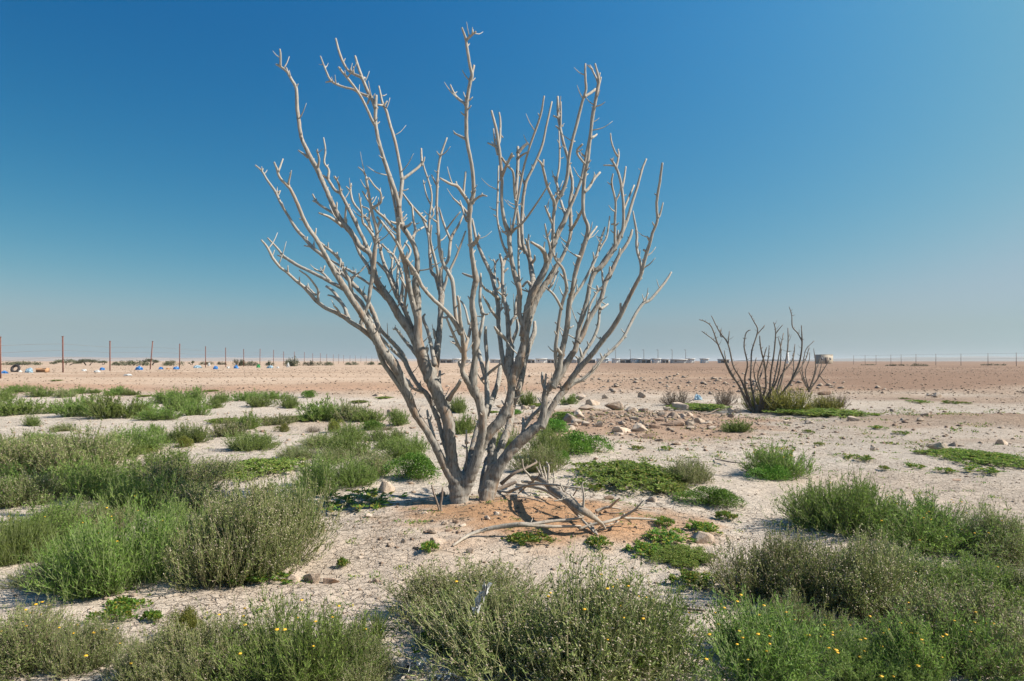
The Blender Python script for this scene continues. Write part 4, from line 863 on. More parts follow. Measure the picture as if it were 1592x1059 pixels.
rock(574, 627, 9, 7, "small white stone on the open ground left of the trunk", None, False, 1)
rock(585, 615, 15, 4, "flat white stone at the edge of the gravel field", None, False, 2)
rock(703, 637, 10, 9, "pale stone seen between the two trunks", None, False, 3)
rock(67, 638, 11, 6, "small pale stone among the far shrubs on the left", None, False, 4)
rock(1200, 612, 10, 6, "grey stone behind the smaller dead tree", None, True, 0)

# pebbles and gravel nobody could count
def pebbles(name, n, xy, smin, smax, m, seed):
    rs = np.random.RandomState(seed)
    x, y = xy(rs, n)
    z = gz(x, y)
    s = smin * (smax / smin) ** (rs.rand(n) ** 2.4)
    o8 = np.array([(1, 0, 0), (0, 1, 0), (-1, 0, 0), (0, -1, 0), (0, 0, 1), (0, 0, -1), (.7, .7, .35), (-.7, .6, .3)], dtype=float)
    o6 = o8[:6]
    T = np.array([(0, 1, 4), (1, 2, 4), (2, 3, 4), (3, 0, 4), (1, 0, 5), (2, 1, 5), (3, 2, 5), (0, 3, 5)])
    V = o6[None] * rs.uniform(0.55, 1.25, (n, 6, 1)) + rs.randn(n, 6, 3) * 0.16
    V[:, :, 2] *= 0.5
    a = rs.rand(n) * 6.28; c, sn = np.cos(a)[:, None], np.sin(a)[:, None]
    X = V[..., 0] * c - V[..., 1] * sn; Yv = V[..., 0] * sn + V[..., 1] * c
    V = np.stack([X, Yv, V[..., 2]], -1) * s[:, None, None]
    V += np.stack([x, y, z + s * 0.18], 1)[:, None, :]
    Fa = (T[None] + (np.arange(n) * 6)[:, None, None]).reshape(-1, 3)
    o = link(name, mesh_data(name, V.reshape(-1, 3), Fa, m)); tag(o, kind="stuff"); return o
def near_xy(rs, n):
    y = 2.8 + 14 * rs.rand(n) ** 1.5; x = (rs.rand(n) * 2 - 1) * (0.85 * y + 1.0); return x, y
def mid_xy(rs, n):
    y = 12 + 22 * rs.rand(n); x = (rs.rand(n) * 2 - 1) * (0.85 * y); return x, y
def far_xy(rs, n):
    y = 31 + 60 * rs.rand(n) ** 1.7; x = (rs.rand(n) * 2 - 1) * (0.9 * y); return x, y
def heap_xy(rs, n):
    x = 3.3 + rs.randn(n) * 1.5; y = 18.0 + rs.randn(n) * 1.4; return x, y
def foot_xy(rs, n):
    x = 0.1 + rs.randn(n) * 0.9; y = 6.6 + rs.randn(n) * 0.7; return x, y
pebbles("pebbles", 15000, near_xy, 0.003, 0.022, M['pebble'], 1)
pebbles("pebbles", 9000, mid_xy, 0.008, 0.06, M['pebble'], 2)
pebbles("gravel", 22000, far_xy, 0.016, 0.085, M['pebble'], 3)
def heap2_xy(rs, n):
    x = 2.6 + rs.randn(n) * 2.6; y = 17.2 + rs.randn(n) * 2.4; return x, y
def fieldheap_xy(rs, n):
    x = 9.0 + rs.randn(n) * 4.5; y = 36 + rs.randn(n) * 3.0; return x, y
pebbles("rubble", 1100, heap_xy, 0.012, 0.09, M['rock'], 4)
pebbles("rubble", 2200, heap2_xy, 0.012, 0.075, M['rockred'], 14)
pebbles("rubble", 700, fieldheap_xy, 0.03, 0.22, M['rock'], 15)
pebbles("rubble", 500, lambda rs, n: (9 + rs.rand(n) * 14, 15 + 16 * rs.rand(n)), 0.015, 0.09, M['rockred'], 16)
pebbles("pebbles", 900, foot_xy, 0.004, 0.03, M['rockred'], 5)

# ------------------------------------------------------------------ shrubs
def frames(d, rs):
    r = rs.randn(len(d), 3); s = np.cross(d, r); s /= np.linalg.norm(s, axis=1)[:, None] + 1e-9
    return s
def stalks(mb, P0, P1, P2, w0, w1, seg, tint, mi=0):
    """thin three-sided stems along quadratic curves"""
    n = len(P0); t = np.linspace(0, 1, seg + 1)[None, :, None]
    C = P0[:, None] * (1 - t) ** 2 + 2 * P1[:, None] * t * (1 - t) + P2[:, None] * t ** 2
    d = P2 - P0; d /= np.linalg.norm(d, axis=1)[:, None] + 1e-9
    a = np.cross(d, np.array([0.2, 0.3, 0.9])); a /= np.linalg.norm(a, axis=1)[:, None] + 1e-9
    b = np.cross(d, a)
    th = np.array([0, 2.1, 4.2])
    off = np.cos(th)[None, :, None] * a[:, None] + np.sin(th)[None, :, None] * b[:, None]
    w = (w0 * (1 - t) + w1 * t)
    V = C[:, :, None, :] + off[:, None] * w[..., None]
    V = V.reshape(n, (seg + 1) * 3, 3)
    q = []
    for s in range(seg):
        for j in range(3):
            k = (j + 1) % 3; q.append((s * 3 + j, s * 3 + k, s * 3 + 3 + k, s * 3 + 3 + j))
    Q = (np.array(q)[None] + (np.arange(n) * (seg + 1) * 3)[:, None, None]).reshape(-1, 4)
    mb.add(V.reshape(-1, 3), None, Q, mi, np.repeat(tint, (seg + 1) * 3))
def blades(mb, B, d, L, W, tint, rs, mi=0, fold=0.25, broad=False):
    """leaves: a four-point blade of two triangles, folded along its middle"""
    n = len(B); s = frames(d, rs); nn = np.cross(d, s)
    mid = 0.55 if broad else 0.4
    p0 = B; pm = B + d * (L * mid)[:, None]
    p1 = pm + s * (W * .5)[:, None] + nn * (W * fold)[:, None]
    p2 = B + d * L[:, None] - nn * (L * 0.08)[:, None]
    p3 = pm - s * (W * .5)[:, None] + nn * (W * fold)[:, None]
    V = np.stack([p0, p1, p2, p3], 1).reshape(-1, 3)
    T = (np.array([(0, 1, 2), (0, 2, 3)])[None] + (np.arange(n) * 4)[:, None, None]).reshape(-1, 3)
    mb.add(V, T, None, mi, np.repeat(tint, 4))
def dots(mb, C, r, tint, mi=0, squash=1.0):
    n = len(C)
    o = np.array([(1, 0, 0), (-.5, .87, 0), (-.5, -.87, 0), (0, 0, 1), (0, 0, -1)], dtype=float) * np.array([1, 1, squash])
    T = np.array([(0, 1, 3), (1, 2, 3), (2, 0, 3), (1, 0, 4), (2, 1, 4), (0, 2, 4)])
    V = C[:, None] + o[None] * r[:, None, None]
    mb.add(V.reshape(-1, 3), (T[None] + (np.arange(n) * 5)[:, None, None]).reshape(-1, 3), None, mi, np.repeat(tint, 5))
def bez(P0, P1, P2, t):
    t = t[:, None]; return P0 * (1 - t) ** 2 + 2 * P1 * t * (1 - t) + P2 * t ** 2
def dbez(P0, P1, P2, t):
    t = t[:, None]; d = 2 * (P1 - P0) * (1 - t) + 2 * (P2 - P1) * t
    return d / (np.linalg.norm(d, axis=1)[:, None] + 1e-9)
def unit(v): return v / (np.linalg.norm(v, axis=1)[:, None] + 1e-9)

def shrub_meshes(kind, seed, lod):
    """one shrub 1 m across and 0.45 m high; returns [(part name, mesh data)]"""
    rs = np.random.RandomState(seed)
    k = {0: 1.0, 1: 0.5, 2: 0.26}[lod]; big = {0: 1.0, 1: 1.35, 2: 1.9}[lod]
    R, Hh = 0.5, 0.45
    A, Bm, Cm = MB(), MB(), MB()
    nc = rs.randint(5, 8)
    ca = rs.rand(nc) * 6.28; cr = R * rs.uniform(0.15, 0.55, nc)
    cc = np.stack([np.cos(ca) * cr, np.sin(ca) * cr], 1); chh = Hh * rs.uniform(0.6, 1.05, nc) * (1 - 0.35 * (cr / R)); crr = R * rs.uniform(0.4, 0.58, nc)
    def domes(n, umin=0.0, jit=(0.72, 1.08)):
        c = rs.randint(0, nc, n); th = (umin + (1 - umin) * rs.rand(n) ** 0.75) * 1.50; ph = rs.rand(n) * 6.28; j = rs.uniform(*jit, n)
        e = np.stack([cc[c, 0] + crr[c] * np.sin(th) * np.cos(ph) * j, cc[c, 1] + crr[c] * np.sin(th) * np.sin(ph) * j, np.maximum(0.02, chh[c] * np.cos(th) ** 0.75 * j)], 1)
        return c, e
    if kind in ('sage', 'green', 'dry', 'yellowgrass'):
        n = int({'sage': 620, 'green': 560, 'dry': 420, 'yellowgrass': 900}[kind] * k) + 30
        c, E = domes(n)
        S0 = np.stack([cc[c, 0] * 0.55 + rs.randn(n) * 0.05, cc[c, 1] * 0.55 + rs.randn(n) * 0.05, np.full(n, -0.02)], 1)
        up = np.array([0, 0, 1.0])
        E += np.array([0, 0, 1]) * (rs.rand(n, 1) ** 3) * 0.07
        P1 = S0 + (E - S0) * np.array([0.62, 0.62, 0.30]) + rs.randn(n, 3) * 0.02
        ti = rs.rand(n)
        stalks(A, S0, P1, E, np.full((1, 1, 1), 0.0022 * big), 0.0008 * big, 4 if lod == 0 else 3, ti)
        # side sprigs (the mesh is scaled to one unit high at the end)
        m = n * (4 if lod < 2 else 3)
        ix = rs.randint(0, n, m); t = rs.uniform(0.35, 0.96, m)
        b0 = bez(S0[ix], P1[ix], E[ix], t); dd = dbez(S0[ix], P1[ix], E[ix], t)
        sd = unit(dd * 0.75 + rs.randn(m, 3) * 0.42 + up * 0.45)
        ln = rs.uniform(0.035, 0.095, m)
        b2 = b0 + sd * ln[:, None] + up * (ln * 0.25)[:, None]; b1 = b0 + sd * (ln * 0.5)[:, None]
        stalks(A, b0, b1, b2, np.full((1, 1, 1), 0.0011 * big), 0.0006 * big, 2 if lod == 0 else 1, rs.rand(m))
        # leaves
        nl = int({'sage': 17000, 'green': 16000, 'dry': 3000, 'yellowgrass': 6000}[kind] * k)
        L0 = {'sage': 0.019, 'green': 0.024, 'dry': 0.014, 'yellowgrass': 0.035}[kind]; W0 = {'sage': 0.0052, 'green': 0.0052, 'dry': 0.005, 'yellowgrass': 0.003}[kind]
        q = rs.rand(nl) < 0.35
        i1 = rs.randint(0, n, nl); t1 = rs.uniform(0.25, 1.0, nl); i2 = rs.randint(0, m, nl); t2 = rs.uniform(0.05, 1.0, nl)
        base = np.where(q[:, None], bez(S0[i1], P1[i1], E[i1], t1), b0[i2] * (1 - t2[:, None]) + b2[i2] * t2[:, None])
        dr = np.where(q[:, None], dbez(S0[i1], P1[i1], E[i1], t1), unit(b2[i2] - b0[i2]))
        dr = unit(dr * 0.6 + rs.randn(nl, 3) * 0.5 + up * 0.25)
        blades(Bm, base, dr, L0 * big ** 0.8 * rs.uniform(0.6, 1.35, nl), W0 * big * rs.uniform(0.7, 1.3, nl), rs.rand(nl), rs)
        parts = []
        st, lf = {'sage': ('sagestem', 'sage'), 'green': ('greenstem', 'green'), 'dry': ('drystem', 'dry'), 'yellowgrass': ('limestem', 'limegrass')}[kind]
        if kind == 'sage':
            ns = int(4200 * k); i3 = rs.randint(0, m, ns); t3 = rs.uniform(0.45, 1.06, ns)
            dots(Cm, b0[i3] * (1 - t3[:, None]) + b2[i3] * t3[:, None] + rs.randn(ns, 3) * 0.003, rs.uniform(0.0022, 0.0046, ns) * big, rs.rand(ns), 0)
        parts.append(("stalk", A, st)); parts.append(("foliage", Bm, lf))
        if Cm.n: parts.append(("seed_head", Cm, 'seed'))
        tips = E
    elif kind in ('round', 'lime'):
        n = int(260 * k) + 20
        c, E = domes(n, 0, (0.85, 1.0))
        S0 = np.stack([cc[c, 0] * 0.6, cc[c, 1] * 0.6, np.full(n, -0.02)], 1) + rs.randn(n, 3) * 0.02
        P1 = S0 + (E - S0) * np.array([0.6, 0.6, 0.35])
        stalks(A, S0, P1, E, np.full((1, 1, 1), 0.003 * big), 0.0012 * big, 3, rs.rand(n))
        nl = int(11000 * k); i = rs.randint(0, n, nl)
        c2, E2 = domes(nl, 0, (0.78, 1.05))
        base = E2 + rs.randn(nl, 3) * 0.012; base[:, 2] = np.maximum(base[:, 2], 0.01)
        out = unit(np.stack([E2[:, 0], E2[:, 1], E2[:, 2] * 0.8 + 0.15], 1))
        blades(Bm, base, unit(out * 0.7 + rs.randn(nl, 3) * 0.55), 0.021 * big ** 0.85 * rs.uniform(0.7, 1.3, nl), 0.014 * big ** 0.9 * rs.uniform(0.7, 1.3, nl), rs.rand(nl), rs, 0, 0.15, True)
        parts = [("stalk", A, 'greenstem'), ("foliage", Bm, kind)]
        tips = E
    elif kind in ('mat', 'broad'):
        # low plant spread flat over the soil: rosettes of leaves on creeping stems
        n = int((1000 if kind == 'mat' else 70) * (k if kind == 'mat' else max(k, .5))) + 8
        a = rs.rand(n) * 6.28; rr = R * rs.rand(n) ** (0.62) * (0.7 + 0.22 * np.sin(3 * a + seed) * np.cos(2 * a + 1.3 * seed) + 0.12 * np.sin(9 * a + seed))
        x, y = rr * np.cos(a), rr * np.sin(a)
        zt = (0.10 if kind == 'mat' else 0.16) * (1 - (np.hypot(x, y) / R) ** 2 * 0.7) * rs.uniform(0.5, 1.2, n) + 0.02
        E = np.stack([x, y, zt], 1); S0 = E * np.array([0.5, 0.5, 0.0]); P1 = E * np.array([0.8, 0.8, 0.3])
        stalks(A, S0, P1, E, np.full((1, 1, 1), 0.0025 * big), 0.0014 * big, 3, rs.rand(n))
        per = 11 if kind == 'mat' else 9
        ix = np.repeat(np.arange(n), per); nl = len(ix)
        d = unit(np.stack([rs.randn(nl), rs.randn(nl), rs.uniform(0.05, 0.9, nl)], 1))
        if kind == 'mat': blades(Bm, E[ix] + rs.randn(nl, 3) * np.array([.012, .012, .006]), d, 0.021 * big ** .8 * rs.uniform(0.5, 1.4, nl), 0.010 * big * rs.uniform(0.7, 1.3, nl), rs.rand(nl), rs, 0, 0.2, True)
        else: blades(Bm, E[ix] + rs.randn(nl, 3) * 0.012, d, 0.075 * rs.uniform(0.6, 1.3, nl), 0.034 * rs.uniform(0.7, 1.3, nl), rs.rand(nl), rs, 0, 0.22, True)
        parts = [("stalk", A, 'greenstem'), ("foliage", Bm, 'matleaf' if kind == 'mat' else 'broad')]
        tips = E
    elif kind == 'tuft':
        n = 130; a = rs.rand(n) * 6.28; rr = R * rs.rand(n) * 0.9
        E = np.stack([rr * np.cos(a), rr * np.sin(a), Hh * rs.uniform(0.5, 1.1, n) * (1 - 0.4 * rr / R)], 1); S0 = E * np.array([0.15, 0.15, 0]); P1 = S0 + (E - S0) * np.array([.35, .35, .7])
        stalks(Bm, S0, P1, E, np.full((1, 1, 1), 0.006), 0.0012, 4, rs.rand(n))
        parts = [("foliage", Bm, 'green')]; tips = E
    allv = np.concatenate([np.concatenate(mb.v) for _, mb, _ in parts])
    fx = 0.5 / max(np.percentile(np.abs(allv[:, 0]), 97), np.percentile(np.abs(allv[:, 1]), 97)); fz_s = 1.0 / np.percentile(allv[:, 2], 98.5)
    for _, mb, _ in parts:
        for q in mb.v: q *= np.array([fx, fx, fz_s], dtype=np.float32)
    tips = tips * np.array([fx, fx, fz_s])
    return [(nm, mb.data(nm, M[m], False)) for nm, mb, m in parts], tips
M['limestem'] = mat_leaf("yellow_green_stem", (0.10, 0.12, 0.03), (0.20, 0.21, 0.05), (0.26, 0.25, 0.08), trans=0.05)
M['limegrass'] = mat_leaf("yellow_green_blade", (0.14, 0.15, 0.02), (0.27, 0.26, 0.035), (0.36, 0.30, 0.06))

_cache = {}
def variant(kind, lod, v):
    key = (kind, lod, v)
    if key not in _cache: _cache[key] = shrub_meshes(kind, 100 + 17 * v + 5 * lod + sum(map(ord, kind)), lod)
    return _cache[key]
def flower_mesh():
    mb = MB(); n = 9
    th = np.linspace(0, 2 * np.pi, n, endpoint=False)
    ring = np.stack([np.cos(th), np.sin(th), np.full(n, 0.05) + 0.12 * (np.arange(n) % 2)], 1); inner = ring * np.array([.5, .5, 1]) + np.array([0, 0, .35])
    V = np.vstack([ring, inner, [[0, 0, .55], [0, 0, -.3]]])
    T = [(i, (i + 1) % n, n + i) for i in range(n)] + [((i + 1) % n, n + (i + 1) % n, n + i) for i in range(n)] + [(n + i, n + (i + 1) % n, 2 * n) for i in range(n)] + [((i + 1) % n, i, 2 * n + 1) for i in range(n)]
    mb.add(V, np.array(T)); return mb.data("flower", M['flower'])
FLOWER = flower_mesh()
KW = {'sage': 'grey-green seedy shrub', 'green': 'fresh green shrub', 'round': 'round-leaved cushion plant', 'lime': 'yellow-green cushion plant', 'mat': 'flat green mat plant',
      'broad': 'low broad-leaved plant', 'dry': 'dry brown shrub', 'yellowgrass': 'yellow-green broom-like tuft', 'tuft': 'tuft of grass'}
CATS = {'sage': 'shrub', 'green': 'shrub', 'round': 'shrub', 'lime': 'shrub', 'mat': 'ground plant', 'broad': 'ground plant', 'dry': 'shrub', 'yellowgrass': 'grass', 'tuft': 'grass'}
NAMES = {'sage': 'seedy_shrub', 'green': 'green_shrub', 'round': 'cushion_plant', 'lime': 'cushion_plant', 'mat': 'mat_plant', 'broad': 'leafy_plant', 'dry': 'dry_shrub', 'yellowgrass': 'broom_grass', 'tuft': 'grass_tuft'}
_count = {}
def shrub(kind, px, base, w, top, label, group=None, flowers=0, nv=3):
    Xf, Yf, _ = at(px, base)
    rad = w / 2 / F * Yf
    Yc = Yf + rad * 0.75
    rad = w / 2 / F * Yc
    X = (px - CX) / F * Yc; Z = float(gz(X, Yc))
    hgt = max(0.05, H - (top - CY) / F * (Yc + rad * 0.1) - Z)
    if kind in ('sage', 'green'): hgt *= 0.8 if px < 660 and base > 660 and base < 880 else 0.9; rad *= 0.95 if base < 900 else 1.0
    flat = kind in ('mat', 'broad')
    if flat:                                            # lies on the soil: its top edge is its far edge
        Yb = at(px, top)[1]; Yc = (Yf + min(Yb, Yf + 3.0 * rad)) / 2; rad = w / 2 / F * Yc; X = (px - CX) / F * Yc; Z = float(gz(X, Yc))
        dep = max(0.45 * rad, (min(Yb, Yf + 3.0 * rad) - Yf) / 2); hgt = min(0.16, max(0.05, 0.20 * min(rad, dep)) + 0.02)
        if kind == 'broad': hgt = min(0.16, hgt * 1.15)
    lod = 0 if Yc < 7.2 else 1 if Yc < 13.5 else 2
    i = _count.get((kind, lod), 0); _count[(kind, lod)] = i + 1
    parts, tips = variant(kind, lod, i % nv)
    root = empty(NAMES[kind], (X, Yc, Z - 0.01), random.uniform(0, 6.28))
    sy = 1.0
    if flat: root.rotation_euler = (0, 0, random.choice((0, math.pi)) + random.uniform(-.15, .15)); sy = dep / rad
    root.scale = (rad / 0.5, rad / 0.5 * sy, hgt)
    tag(root, label, CATS[kind], group)
    for nm, me in parts:
        o = link(nm, me, root); o["kind"] = "stuff"
    if flowers:
        rs = random.Random(int(px * 7 + base))
        hi = [t for t in tips if t[2] > 0.5] or list(tips)
        for _ in range(int(flowers * 2.4)):
            t = rs.choice(hi); o = link("flower", FLOWER, root)
            o.location = (t[0] * 1.02, t[1] * 1.02, t[2] + 0.02)
            s = rs.uniform(0.006, 0.012)
            o.scale = (s / root.scale.x, s / root.scale.y, s / root.scale.z)
            o.rotation_euler = (rs.uniform(-.5, .5), rs.uniform(-.5, .5), rs.uniform(0, 6))
    return root

# the shrubs one can point at: kind, x, foot, width, top, flowers, label
for a in [
 ('sage', 728, 1004, 225, 884, 0, "grey-green seedy shrub at the left end of the clump in the bottom middle"),
 ('sage', 870, 1105, 350, 884, 7, "largest shrub at the bottom middle, speckled with pale seed heads"),
 ('green', 975, 1062, 190, 905, 12, "green shrub with yellow flowers on the right end of the bottom middle clump"),
 ('sage', 1190, 962, 210, 832, 0, "left half of the wide grey-green shrub mass on the right, by the pale rock"),
 ('sage', 1312, 968, 190, 826, 0, "right half of the wide grey-green shrub mass on the right"),
 ('green', 1190, 1085, 250, 942, 16, "bright green shrub dotted with yellow flowers at the bottom right of centre"),
 ('green', 1312, 838, 165, 738, 2, "tall bluish green shrub at the top left of the right-hand thicket"),
 ('green', 1432, 868, 220, 770, 22, "deep green shrub covered in yellow flowers in the right-hand thicket"),
 ('sage', 1556, 882, 150, 792, 0, "wispy brownish shrub at the right edge behind the flowering one"),
 ('green', 1478, 955, 190, 862, 2, "feathery bluish green shrub in front of the flowering one on the right"),
 ('sage', 1410, 1012, 170, 905, 3, "pale grassy shrub between the bright green one and the right corner"),
 ('sage', 1540, 1075, 230, 915, 2, "large greyish shrub filling the bottom right corner"),
 ('green', 1345, 1085, 170, 985, 8, "low green shrub at the bottom edge left of the right corner shrub"),
 ('sage', 1585, 945, 120, 868, 0, "greyish shrub cut by the right edge above the corner shrub"),
 ('green', 1210, 750, 112, 689, 10, "lone round green shrub with a few yellow flowers on the pale flat"),
 ('round', 1192, 752, 62, 722, 0, "low bright green leafy growth at the left foot of the lone round shrub"),
 ('sage', 1076, 757, 76, 712, 0, "small feathery grey shrub beside the green mat right of the tree"),
 ('round', 1100, 790, 92, 756, 0, "low bright green leafy cushion in front of the feathery grey shrub"),
 ('mat', 978, 768, 165, 718, 0, "wide flat olive-green mat right of the tree"),
 ('mat', 1030, 770, 70, 740, 0, "right tail of the olive-green mat beside the feathery shrub"),
 ('round', 904, 708, 84, 672, 0, "dark green dome-shaped cushion right of the big tree"),
 ('green', 850, 716, 76, 662, 0, "green shrub directly behind the right trunk"),
 ('round', 868, 722, 40, 700, 0, "small bright green cushion at the right foot of the shrub behind the trunk"),
 ('sage', 832, 738, 80, 690, 0, "greyish shrub behind the twig fan of the branch pile"),
 ('round', 642, 749, 80, 705, 0, "bright green round-leaved cushion just left of the trunks"),
 ('sage', 425, 905, 175, 745, 0, "right half of the big dark shrub in the left foreground"),
 ('sage', 345, 925, 160, 770, 0, "left half of the big dark shrub in the left foreground"),
 ('green', 445, 845, 120, 735, 0, "dark green growth on the top of the big left foreground shrub"),
 ('green', 200, 932, 170, 785, 8, "spindly light green shrub with yellow flowers in the left foreground"),
 ('green', 120, 905, 110, 820, 0, "bluish green shrub left of the spindly light green one"),
 ('sage', 45, 1060, 180, 938, 5, "straggling shrub with yellow flowers in the bottom left corner"),
 ('sage', 118, 1058, 110, 955, 3, "right side of the straggling growth in the bottom left corner"),
 ('sage', 320, 1090, 185, 962, 2, "seedy shrub at the bottom edge left of centre"),
 ('green', 465, 1095, 215, 932, 6, "fresh green seedy shrub at the bottom edge, left of the big middle one"),
 ('sage', 560, 1080, 120, 985, 0, "pale seedy growth at the bottom edge beside the white plastic"),
 ('lime', 292, 1000, 64, 946, 0, "small yellowish cushion on bare clay at the lower left"),
 ('tuft', 586, 1006, 62, 945, 0, "bright tuft of fine grass left of the bottom middle shrub"),
 ('broad', 690, 1030, 80, 990, 0, "dark leafy plant under the bottom middle shrub beside the white plastic"),
 ('green', 497, 770, 120, 700, 0, "deep green bushy shrub left of the tree, above its shadow"),
 ('green', 545, 760, 75, 705, 0, "vivid green shrub right next to the deep green one left of the tree"),
 ('broad', 550, 803, 110, 765, 0, "dark leafy plants lying in the tree shadow"),
 ('sage', 580, 745, 80, 690, 0, "brownish seedy shrub between the vivid green shrub and the cushion by the trunks"),
 ('green', 545, 715, 100, 662, 0, "broad green shrub in the middle distance left of the trunk"),
 ('green', 632, 717, 96, 668, 0, "green shrub seen between the leftmost limbs of the tree"),
 ('green', 388, 704, 88, 664, 0, "spiky dark green shrub alone on bare ground left of the tree"),
 ('sage', 285, 778, 125, 700, 0, "dark seedy shrub behind the big left foreground shrub"),
 ('green', 212, 707, 96, 656, 0, "upright green shrub left of the pale pinkish rock"),
 ('green', 298, 692, 66, 652, 0, "green shrub just behind the pale pinkish rock"),
 ('lime', 290, 697, 28, 678, 0, "small yellow-green cushion beside the pale pinkish rock"),
 ('sage', 358, 682, 60, 645, 0, "pale brown feathery shrub right of the pinkish rock"),
 ('mat', 405, 748, 120, 716, 0, "sparse low growth left of the deep green shrub"),
 ('sage', 462, 718, 70, 690, 0, "small pale seedy shrub left of the broad green shrub"),
 ('dry', 601, 670, 24, 660, 0, "tiny brown dead bush at the right tip of the shrubs left of the trunk"),
 ('round', 583, 669, 42, 653, 0, "bright green cushion beside the tiny brown dead bush"),
 ('green', 622, 662, 44, 630, 0, "small dark green shrub behind the leftmost limb"),
 ('lime', 439, 671, 20, 659, 0, "tiny yellow-green ball plant on bare ground, left one of two"),
 ('lime', 521, 672, 28, 652, 0, "yellow-green ball plant on bare ground, right one of two"),
 ('dry', 484, 671, 26, 662, 0, "little grey-brown dead tuft between the two ball plants"),
 ('sage', 38, 742, 130, 664, 0, "wide brownish shrub at the left edge in the middle distance"),
 ('sage', 128, 742, 120, 656, 0, "olive seedy shrub right of the wide brownish one"),
 ('sage', 28, 790, 110, 726, 0, "low brown seedy shrub at the left edge"),
 ('green', 160, 782, 130, 706, 0, "green shrub in the middle of the left thicket"),
 ('green', 92, 858, 150, 765, 0, "green shrub in the front of the left thicket"),
 ('green', 225, 806, 120, 722, 2, "bluish green shrub on the right of the left thicket"),
 ('sage', 170, 838, 100, 772, 0, "seedy shrub between the left thicket and the spindly light green shrub"),
 ('green', 22, 888, 105, 796, 2, "dark shrub cut by the left edge in the left thicket"),
 ('lime', 150, 707, 46, 686, 0, "yellowish low growth in front of the upright green shrub"),
 ('lime', 222, 708, 40, 692, 0, "yellow-green low growth at the foot of the upright green shrub"),
 ('sage', 330, 750, 90, 706, 0, "brownish seedy shrub right of the left thicket"),
 ('green', 68, 782, 150, 706, 0, "green shrub between the wide brownish shrub and the low brown one at the left edge"),
 ('green', 248, 742, 110, 690, 0, "olive green shrub behind the left thicket, below the upright green shrub"),
 ('sage', 318, 802, 110, 742, 0, "grey-green shrub filling the gap behind the big left foreground shrub"),
 ('green', 290, 850, 120, 765, 0, "dark green shrub just left of the big left foreground shrub"),
 ('sage', 70, 925, 120, 872, 0, "low dry growth at the left edge below the left thicket"),
 ('green', 20, 720, 90, 668, 0, "green shrub at the left edge behind the wide brownish one"),
 ('green', 175, 722, 90, 672, 0, "green shrub left of the upright green shrub"),
 ('sage', 800, 1040, 220, 905, 2, "seedy shrub joining the two bottom middle shrubs"),
 ('sage', 1265, 1015, 130, 930, 0, "low seedy growth in the gap below the wide grey-green mass"),
 ('green', 1465, 1085, 190, 950, 10, "green flowering shrub at the bottom edge beside the right corner shrub"),
 ('sage', 1385, 935, 150, 850, 0, "greyish shrub between the wide grey-green mass and the feathery one"),
 ('sage', 235, 1085, 120, 990, 0, "dry seedy growth at the bottom edge below the yellowish cushion"),
 ('sage', 490, 700, 70, 672, 0, "thin seedy shrub between the spiky shrub and the broad green one"),
 ('green', 1146, 674, 46, 650, 0, "bright green low plant in front of the smaller dead tree"),
 ('dry', 1055, 632, 46, 607, 0, "grey-brown dry bush beside the pale blue bag"),
 ('dry', 1122, 632, 44, 604, 0, "brown dry bush left of the smaller dead tree"),
 ('mat', 1092, 640, 90, 626, 0, "olive low growth between the dry bushes and the stones"),
 ('yellowgrass', 1236, 644, 84, 604, 0, "largest yellow-green broom-like clump under the smaller dead tree"),
 ('yellowgrass', 1292, 642, 56, 616, 0, "smaller yellow-green clump right of the broom-like one"),
 ('dry', 1300, 634, 44, 612, 0, "brown dry bush behind the yellow-green clumps"),
 ('yellowgrass', 1180, 640, 60, 606, 0, "yellow-green growth between the stems of the smaller dead tree"),
 ('mat', 1275, 652, 130, 638, 0, "green mat spreading right from the smaller dead tree"),
 ('mat', 1516, 730, 115, 703, 0, "largest patch of bright green ground plants on the right flat, by the grey rock"),
 ('broad', 1583, 729, 40, 708, 0, "bright green ground plant at the right edge next to the largest patch"),
 ('broad', 1335, 720, 42, 704, 0, "bright low plant left of the grey rock on the right flat"),
 ('broad', 930, 858, 36, 830, 0, "bright broad-leaved plant below the tip of the bent log"),
 ('broad', 1088, 832, 50, 798, 0, "broad-leaved plant with yellow leaves just above the large pale rock"),
 ('broad', 1128, 812, 28, 800, 0, "small reddish yellow plant right of the broad-leaved one"),
 ('broad', 1038, 852, 66, 826, 0, "broad-leaved plant with yellowing leaves right of the branch pile"),
 ('broad', 1000, 870, 62, 844, 0, "sprawling yellow-green plant below the forked pale branch"),
 ('mat', 1062, 885, 90, 852, 0, "olive creeping plant left of the large grey-green shrub mass"),
 ('broad', 1032, 822, 30, 798, 0, "small green rosette at the end of the forked pale branch"),
 ('broad', 820, 855, 70, 838, 0, "thin creeping plant below the long fallen branch"),
 ('broad', 1075, 925, 80, 895, 0, "dark creeping plant above the crooked stick"),
]:
    shrub(a[0], a[1], a[2], a[3], a[4], a[6], None, a[5])

